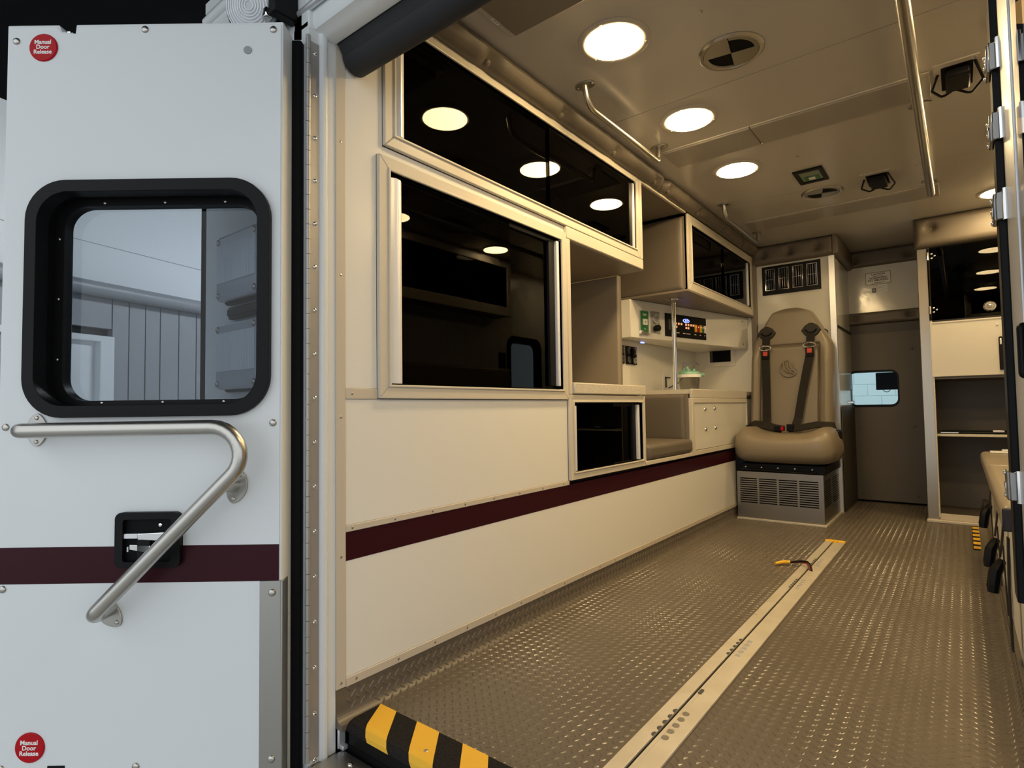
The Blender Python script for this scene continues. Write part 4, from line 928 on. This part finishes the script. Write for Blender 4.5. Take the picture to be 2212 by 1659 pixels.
for k, (y, z0) in enumerate(((3.02, .315), (2.46, .285), (2.14, .285))):
    t = thing('seat_belt', ['black seat belt buckle hanging by the step edge tape', 'black seat belt buckle hanging at the middle of the bench', 'black seat belt buckle hanging lowest at the bench front'][k], 'seat belt', (.06, y, .12))
    MB().strap([(.083, y + .02, .36), (.078, y + .02, .30), (.070, y + .01, .24)], (-1, 0, 0), .045, .004).build('webbing', BELT, t)
    MB().tube([(.074, y + .01, z0 - .055), (.066, y, z0 - .07), (.058, y - .008, z0 - .085), (.052, y - .014, z0 - .125), (.051, y - .016, z0 - .142)], [.010, .014, .016, .016, .013], 8).build('buckle', BLACK, t, smooth=True)
    MB().strap([(.076, y - .03, .28), (.079, y - .04, .15), (.080, y - .05, .095)], (-1, 0, 0), .03, .003).build('tail', BELT, t)
ls = thing('hanging_strap', 'long black strap hanging down the bench front', 'strap', (.075, 1.78, .09))
MB().strap([(.075, 1.80, .36), (.072, 1.79, .24), (.073, 1.785, .105)], (-1, 0, 0), .05, .004).build('webbing', BELT, ls)
# right overhead cabinet (seen in the smoked doors)
ro = thing('bench_overhead_cabinet', 'overhead cabinet above the bench, mirrored in the smoked doors', 'cabinet', (.4, 2.2, 1.34))
MB().box(.35, .499, 1.05, 3.24, 1.345, 1.74).build('carcase', VINYL_CAB, ro)
MB().plate([(1.05, 1.34), (3.25, 1.34), (3.25, 1.74), (1.05, 1.74)], [[(1.10, 1.405), (3.19, 1.405), (3.19, 1.69), (1.10, 1.69)]], lambda y, z: (.36, y, z), lambda y, z: (.33, y, z)).build('frame', FRAME, ro, bevel=.003)
MB().box(.340, .346, 1.09, 3.20, 1.40, 1.70).build('smoked_door', TINTED, ro)

# ================================================================== plexiglass panel by the rear post
px = thing('plexiglass_door', 'clear plexiglass panel with aluminium edge and chrome hinges by the rear post', 'panel', (.07, 1.0, .3))
MB().box(.0480, .0575, 1.0, 1.05, .42, CZ).build('black_post', BLACK, px, bevel=.002)
MB().prism([(.0565, .985), (.0640, .955), (.0690, .955), (.0655, .9985), (.0568, .9985)], lambda x, y: (x, y, .30), lambda x, y: (x, y, CZ)).build('edge_channel', ALU, px, bevel=.001)
MB().box(.0655, .0685, .80, .956, .32, CZ - .01).build('pane', PLEXI, px)
tag(MB().box(.112, .499, .775, .80, .08, CZ).build('wall_rear_end', WHITE_LAM), 'laminate end panel by the rear doorway', 'wall', kind='structure')
for z in (1.150, 1.054, .945, .572):
    h = MB().box(.043, .0480, 1.0, 1.035, z - .019, z + .019).box(.0455, .056, .994, 1.0, z - .019, z + .019).build('door_hinge', DKCHROME, px, bevel=.0015)
    MB().box(.0415, .0432, 1.004, 1.018, z - .012, z + .004).build('hinge_leaf', CHROME, h, bevel=.001); MB().tube([(.0555, .990, z - .021), (.0555, .990, z + .021)], .0035, 8).build('hinge_pin', CHROME, h, smooth=True)
    for dz in (-.015, 0, .015): place(SCREWC, 'hinge_bolt', h, (.043, 1.028, z + dz), .0036, (-1, 0, 0))
MB().tube(fillet([(.0655, .93, .775), (.0600, .925, .775), (.0600, .925, .715), (.0655, .93, .715)], .003, 4), .0045, 10).build('pull_grip', BLACK, px, smooth=True)

# ================================================================== ceiling fittings
def lamp():
    t = thing('ceiling_lamp', 'round recessed ceiling lamp', 'lamp', local=True)
    MB().lathe([(.080, 0), (.083, -.005), (.096, -.006), (.104, -.002), (.104, 0)], (0, 0, 0), 'z', 48).build('trim_ring', CEIL, t, smooth=True)
    MB().lathe([(.081, -.0045), (.081, -.0075), (.076, -.009), (.005, -.0095)], (0, 0, 0), 'z', 48).build('diffuser', GLOW, t, smooth=True)
    for a in (.6, 2.7, 4.8): place(SCREWT, 'screw', t, (.093 * math.cos(a), .093 * math.sin(a), -.006), .003, (0, 0, -1))
    return t
l0 = lamp(); l0['group'] = 'round recessed ceiling lamps'
spots = [(-.758, 1.466, 'lit round ceiling lamp beside the long grab rail by the rear doors'), (-.760, 2.051, 'lit round ceiling lamp beside the inner end of the long grab rail'), (-.762, 2.637, 'lit round ceiling lamp beside the green-labelled ceiling plate'),
         (.215, 1.18, 'lit round ceiling lamp above the bench end by the plexiglass panel'), (.215, 2.05, 'lit round ceiling lamp above the bench middle'), (.215, 2.92, 'lit round ceiling lamp above the bench end by the side door'), (.200, 3.79, 'lit round ceiling lamp in front of the padded end cabinet header')]
for i, (x, y, lb) in enumerate(spots):
    if i: dup(l0, (x, y, CZ), lb)
l0.location = (spots[0][0], spots[0][1], CZ); l0['label'] = spots[0][2]
def vent():
    t = thing('round_vent', 'round vent', 'air vent', local=True, group='round ceiling vents')
    MB().lathe([(.094, 0), (.094, -.003), (.088, -.008), (.080, -.007), (.078, -.004), (.078, 0)], (0, 0, 0), 'z', 40).build('rim', STEEL, t, smooth=True)
    MB().lathe([(.079, -.0005), (.079, -.002)], (0, 0, 0), 'z', 40).build('cavity', BLACKM, t)
    for a0 in (0, 180):
        pts = [(.004, .004)] + [(.078 * math.cos(math.radians(a0 + a)), .078 * math.sin(math.radians(a0 + a))) for a in range(-2, 93, 5)]
        q = [(0, 0)] + pts[1:]
        MB().prism(q, lambda x, y: (x, y, -.006), lambda x, y: (x, y, -.0025)).build('shutter', STEELD, t)
    for a0 in (90, 270):
        pts = [(.006 * math.cos(math.radians(a0 + 45)), .006 * math.sin(math.radians(a0 + 45)))] + [(.066 * math.cos(math.radians(a0 + a)), .066 * math.sin(math.radians(a0 + a))) for a in range(2, 89, 6)]
        MB().prism(pts, lambda x, y: (x, y, -.0035), lambda x, y: (x, y, -.0025)).build('opening', BLACKM, t)
        pr_ = [(.066 * math.cos(math.radians(a0 + a)), .066 * math.sin(math.radians(a0 + a))) for a in range(0, 91, 6)] + [(.079 * math.cos(math.radians(a0 + a)), .079 * math.sin(math.radians(a0 + a))) for a in range(90, -1, -6)]
        MB().prism(pr_, lambda x, y: (x, y, -.006), lambda x, y: (x, y, -.0025)).build('band', STEELD, t)
    for a in (20, 70, 200, 250): place(SCREWT, 'screw', t, (.072 * math.cos(math.radians(a)), .072 * math.sin(math.radians(a)), -.006), .003, (0, 0, -1))
    return t
v0 = vent(); dup(v0, (-.514, 3.204, CZ), 'round steel ceiling vent beside the green-labelled ceiling plate', .25)
v0.location = (-.508, 1.736, CZ); v0.rotation_euler[2] = .2; v0['label'] = 'large round steel ceiling vent beside the lamp by the rear doors'
def grab(name, label, x, ya, yb, drop, r_, mids=()):
    t = thing(name, label, 'grab rail', (x, (ya + yb) / 2, CZ - drop), group='ceiling grab rails')
    MB().tube(fillet([(x, ya, CZ), (x, ya + .018, CZ - drop), (x, yb - .012, CZ - drop), (x, yb, CZ)], [.05, .02], 8), r_, 16).build('tube', STEEL, t, smooth=True)
    for y in [ya, yb]:
        MB().prism([(x + .036 * math.cos(a * PI / 14), y + .024 * math.sin(a * PI / 14)) for a in range(28)], lambda p, q: (p, q, CZ), lambda p, q: (p, q, CZ - .005)).build('flange', STEELD, t, bevel=.001)
        for s in (-1, 1): place(SCREW, 'screw', t, (x + s * .027, y, CZ - .005), .004, (0, 0, -1))
    for y in mids:
        MB().tube([(x, y, CZ), (x, y, CZ - drop)], r_ * .7, 12).build('stem', STEEL, t, smooth=True)
        MB().prism([(x + .036 * math.cos(a * PI / 14), y + .024 * math.sin(a * PI / 14)) for a in range(28)], lambda p, q: (p, q, CZ), lambda p, q: (p, q, CZ - .005)).build('flange', STEELD, t, bevel=.001)
grab('grab_rail', 'bent steel ceiling grab rail between the two lamps nearest the rear doors', -.941, 1.608, 2.196, .065, .0105)
grab('grab_rail', 'bent steel ceiling grab rail close to the attendant seat', -.955, 3.053, 3.70, .065, .0105)
grab('long_grab_rail', 'long thick steel ceiling grab rail above the aisle', -.078, 1.30, 3.38, .072, .016, (2.484,))
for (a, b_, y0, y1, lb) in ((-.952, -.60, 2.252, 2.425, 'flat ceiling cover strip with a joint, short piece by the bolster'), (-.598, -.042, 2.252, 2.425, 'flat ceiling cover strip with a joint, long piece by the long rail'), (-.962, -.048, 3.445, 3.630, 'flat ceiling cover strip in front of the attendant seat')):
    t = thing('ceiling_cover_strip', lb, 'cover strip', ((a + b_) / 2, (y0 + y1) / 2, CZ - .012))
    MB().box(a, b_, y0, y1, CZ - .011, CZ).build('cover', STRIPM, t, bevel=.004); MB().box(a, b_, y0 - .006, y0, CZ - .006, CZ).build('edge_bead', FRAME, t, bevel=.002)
ac = thing('ceiling_air_unit', 'shallow brown air unit on the ceiling by the rear header', 'air unit', (-.75, 1.05, CZ - .03))
MB().box(-.973, -.30, .84, 1.250, CZ - .012, CZ).build('flange', CEIL, ac, bevel=.003); MB().box(-.945, -.30, .84, 1.238, CZ - .026, CZ - .012).build('cover', VINYL_CAB, ac, bevel=.003)
MB().box(-.966, -.952, 1.155, 1.185, CZ - .0125, CZ - .012).build('rating_label', WHITEP, ac)
for k in range(3): MB().box(-.963 + .004 * k, -.9615 + .004 * k, 1.158, 1.182, CZ - .0128, CZ - .0125).build('print_line', INK, ac)
def mount(name, label, x0, x1, y0, y1):
    t = thing(name, label, 'ceiling fitting', ((x0 + x1) / 2, (y0 + y1) / 2, CZ - .03)); cx, cy = (x0 + x1) / 2, (y0 + y1) / 2
    MB().plate([(x0, y0), (x1, y0), (x1, y1), (x0, y1)], [rrect(x0 + .020, x1 - .015, y0 + .025, y1 - .03, .006)], lambda x, y: (x, y, CZ), lambda x, y: (x, y, CZ - .004)).build('plate', CEIL, t)
    MB().box(x0 + .018, x1 - .013, y0 + .023, y1 - .028, CZ - .002, CZ - .0005).build('cavity', BLACKM, t)
    MB().box(x0 + .030, x1 - .022, y0 + .045, y1 - .06, CZ - .030, CZ - .002).build('hook_body', BLACK, t, bevel=.006)
    MB().tube(fillet([(x0 + .012, cy - .05, CZ - .004), (x0 - .006, cy, CZ - .03), (x0 + .02, cy + .07, CZ - .03), (cx, cy + .05, CZ - .02)], .012, 4), .004, 8).build('cable_loop', BLACK, t, smooth=True)
    MB().tube(fillet([(x1 - .012, y0 + .03, CZ - .004), (x1 + .010, cy, CZ - .034), (x1 - .02, cy + .09, CZ - .034), (cx, cy + .06, CZ - .02)], .012, 4), .004, 8).build('cable_loop', BLACK, t, smooth=True)
    MB().box(x0 + .03, x1 - .02, y1 - .055, y1 - .045, CZ - .012, CZ - .004).build('bracket', ALU, t)
    for a, b_ in ((x0 + .01, y1 - .012), (x1 - .01, y0 + .012), (x1 - .01, y1 - .012)): place(SCREWT, 'screw', t, (a, b_, CZ - .004), .004, (0, 0, -1))
mount('drip_hanger', 'recessed ceiling drip hanger with black cable loops beside the plexiglass panel', -.034, .083, 2.225, 2.452)
mount('drip_hanger', 'recessed ceiling drip hanger with black cable loops beside the small vent', -.337, -.217, 3.078, 3.312)
cp2 = thing('ceiling_plate', 'black framed ceiling plate with green label', 'ceiling fitting', (-.514, 2.93, CZ - .005))
MB().plate([(-.575, 2.836), (-.453, 2.836), (-.453, 3.02), (-.575, 3.02)], [[(-.557, 2.862), (-.471, 2.862), (-.471, 2.994), (-.557, 2.994)]], lambda x, y: (x, y, CZ), lambda x, y: (x, y, CZ - .008)).build('frame', BLACK, cp2, bevel=.002)
MB().box(-.557, -.471, 2.862, 2.994, CZ - .003, CZ).build('label_plate', mat('pale_green_label', (.20, .26, .18), .4), cp2)
MB().box(-.545, -.483, 2.93, 2.985, CZ - .004, CZ - .003).build('green_band', GREEN, cp2); MB().box(-.527, -.500, 2.945, 2.975, CZ - .007, CZ - .004).build('button', WHITEP, cp2, bevel=.001)
for k, (x, y) in enumerate(((-.517, 1.505), (-.518, 2.667), (-.04, 2.672), (-.43, 3.92))): place(SCREWT, 'screw', ceiling, (x, y, CZ), .006, (0, 0, -1))
place(SCREWT, 'screw', ceiling, (-.9, 1.2, CZ), .005, (0, 0, -1))

# ================================================================== floor fittings
fr = thing('stretcher_track', 'long aluminium stretcher mounting track set into the floor', 'floor track', (-.51, 2.0, 0))
x0, x1, g0, g1 = -.5545, -.4680, -.5225, -.5165
MB().box(x0, g0, .86, 3.200, 0, .007).build('track_plate', RAILM, fr, bevel=.0015); MB().box(g1, x1, .86, 3.185, 0, .007).build('track_plate', RAILM, fr, bevel=.0015)
MB().box(g0, g1, .86, 3.19, 0, .002).build('track_slot', BLACKM, fr)
MB().box(-.5085, -.5070, .87, 3.17, .0068, .0074).build('track_groove', TRIM, fr)
for yc in (1.18, 1.66, 2.37, 2.73):
    for k in range(5):
        y = yc - .056 + .028 * k
        MB().prism([(g0 - .007 * math.sin(a * PI / 10), y + .009 * math.cos(a * PI / 10)) for a in range(11)], lambda p, q: (p, q, .0070), lambda p, q: (p, q, .0074)).build('track_notch', GREYD, fr)
        MB().prism([(-.500 + .0075 * math.cos(a * PI / 8) , y + .0085 * math.sin(a * PI / 8)) for a in range(16)], lambda p, q: (p, q, .0070), lambda p, q: (p, q, .0082)).build('track_reflection', ALU if yc != 1.18 else STEELD, fr, smooth=True)  # raised ellipses stand in for reflection marks beside the notches
MB().box(-.512, -.504, 1.340, 1.362, .007, .010).build('track_stop', GREYD, fr, bevel=.001)
for y in (1.95, 2.10): place(SCREWT, 'screw', fr, (-.545, y, .007), .004, Z)
ec_ = MB().box(x0, x1, 3.185, 3.212, 0, .012).build('end_cap', YELLOW, fr, bevel=.002)
MB().lathe([(.010, 0), (.010, .008)], (-.507, 3.170, .007), 'z', 16).build('end_pin', YELLOW, fr)
wr_ = thing('floor_cable', 'short red and black cable with yellow connector on the floor track', 'cable', (-.56, 2.62, 0))
MB().tube([(-.507, 2.585, .008), (-.515, 2.60, .020), (-.53, 2.635, .022), (-.56, 2.66, .017), (-.598, 2.650, .012)], .004, 10).build('red_wire', mat('red_wire', (.22, .03, .02), .5), wr_, smooth=True)
MB().tube([(-.500, 2.578, .008), (-.507, 2.595, .026), (-.525, 2.630, .030), (-.557, 2.655, .023), (-.598, 2.645, .014)], .0035, 10).build('black_wire', BLACK, wr_, smooth=True)
MB().tube([(-.596, 2.648, .013), (-.62, 2.640, .012), (-.645, 2.605, .010)], [.007, .008, .006], 10).build('connector', YELLOW, wr_, smooth=True)
# hazard nosing at the rear threshold
hz = thing('threshold_nosing', 'black grit nosing with yellow hazard stripes at the rear doorway', 'step nosing', (-.5, .81, 0))
np2 = [(.862, 0), (.862, .006), (.790, .006), (.778, .003), (.770, -.006), (.769, -.014), (.776, -.014), (.776, 0)]
MB().prism(np2, lambda y, z: (-1.078, y, z), lambda y, z: (.06, y, z)).build('nosing', GRIT, hz)
MB().box(-1.0775, .06, .776, .800, -.055, -.0005).build('riser', BLACK, hz)
def nos(q):   # point on the nosing surface at arc distance q from the back edge
    pts = [(.8622, .0064), (.790, .0064), (.7778, .0034), (.7697, -.0058), (.7686, -.0142)]; d = 0
    for a, b_ in zip(pts[:-1], pts[1:]):
        L_ = math.dist(a, b_)
        if q <= d + L_ + 1e-9: t = (q - d) / L_; return (a[0] + (b_[0] - a[0]) * t, a[1] + (b_[1] - a[1]) * t)
        d += L_
    return pts[-1]
qs = [0, .0722, .0848, .097, .1055]
for k in range(9):
    xb = -1.090 + .136 * k
    vs = []
    for q in qs:
        y, z = nos(q); sh = .072 * q / .09
        a = max(xb + sh, -1.077); b2 = xb + sh + .068; vs += [(a, y, z), (b2, y, z), (b2, y - .0002, z + .0006), (a, y, z + .0006)]
    fs = [(i * 4 + j, i * 4 + (j + 1) % 4, i * 4 + 4 + (j + 1) % 4, i * 4 + 4 + j) for i in range(len(qs) - 1) for j in range(4)] + [(0, 1, 2, 3), (16, 17, 18, 19)]
    if xb + .15 > .06: continue
    MB().add(vs, fs).build('yellow_stripe', YELLOW, hz)
for x in (-.86, -.5): place(SCREWT, 'screw', hz, (x, .80, .006), .006, Z)
stp = thing('step_plate', 'stainless step plate below the rear threshold', 'step plate', (-.5, .73, -.06))
MB().box(-1.088, .06, .655, .768, -.064, -.056).build('plate', STEELD, stp, bevel=.002)
MB().box(-1.088, .06, .655, .660, -.12, -.056).build('lip', STEELD, stp, bevel=.002)
for x, y in ((-1.055, .700), (-1.03, .745), (-.8, .70)): place(SCREWC, 'screw', stp, (x, y, -.056), .006, Z)
sbump = thing('corner_bracket', 'small galvanised bracket at the bottom of the door frame', 'bracket', (-1.09, .765, -.05))
MB().prism([(.760, -.055), (.778, -.055), (.778, .0), (.772, .005), (.760, -.01)], lambda y, z: (-1.099, y, z), lambda y, z: (-1.092, y, z)).build('plate', ALU, sbump, bevel=.002)
MB().box(-1.092, -1.080, .762, .776, -.055, -.045).build('foot', ALU, sbump, bevel=.002)
# side step tape
sd = thing('step_edge_tape', 'yellow and black hazard tape along the side step edge', 'hazard tape', (.055, 3.75, 0))
MB().box(.018, .085, 3.40, 4.03, .0, .003).build('tape', GRIT, sd)
for k in range(6): MB().box(.020, .083, 3.42 + .105 * k, 3.48 + .105 * k, .003, .0036).build('yellow_stripe', YELLOW, sd)

# vehicle floor pan under everything so nothing shows through
MB().box(-1.59, .56, .775, 5.6, -.30, -.045).build('floor_pan', BLACKM, rw)
for o in bpy.data.objects:
    if '_local' in o: del o['_local']
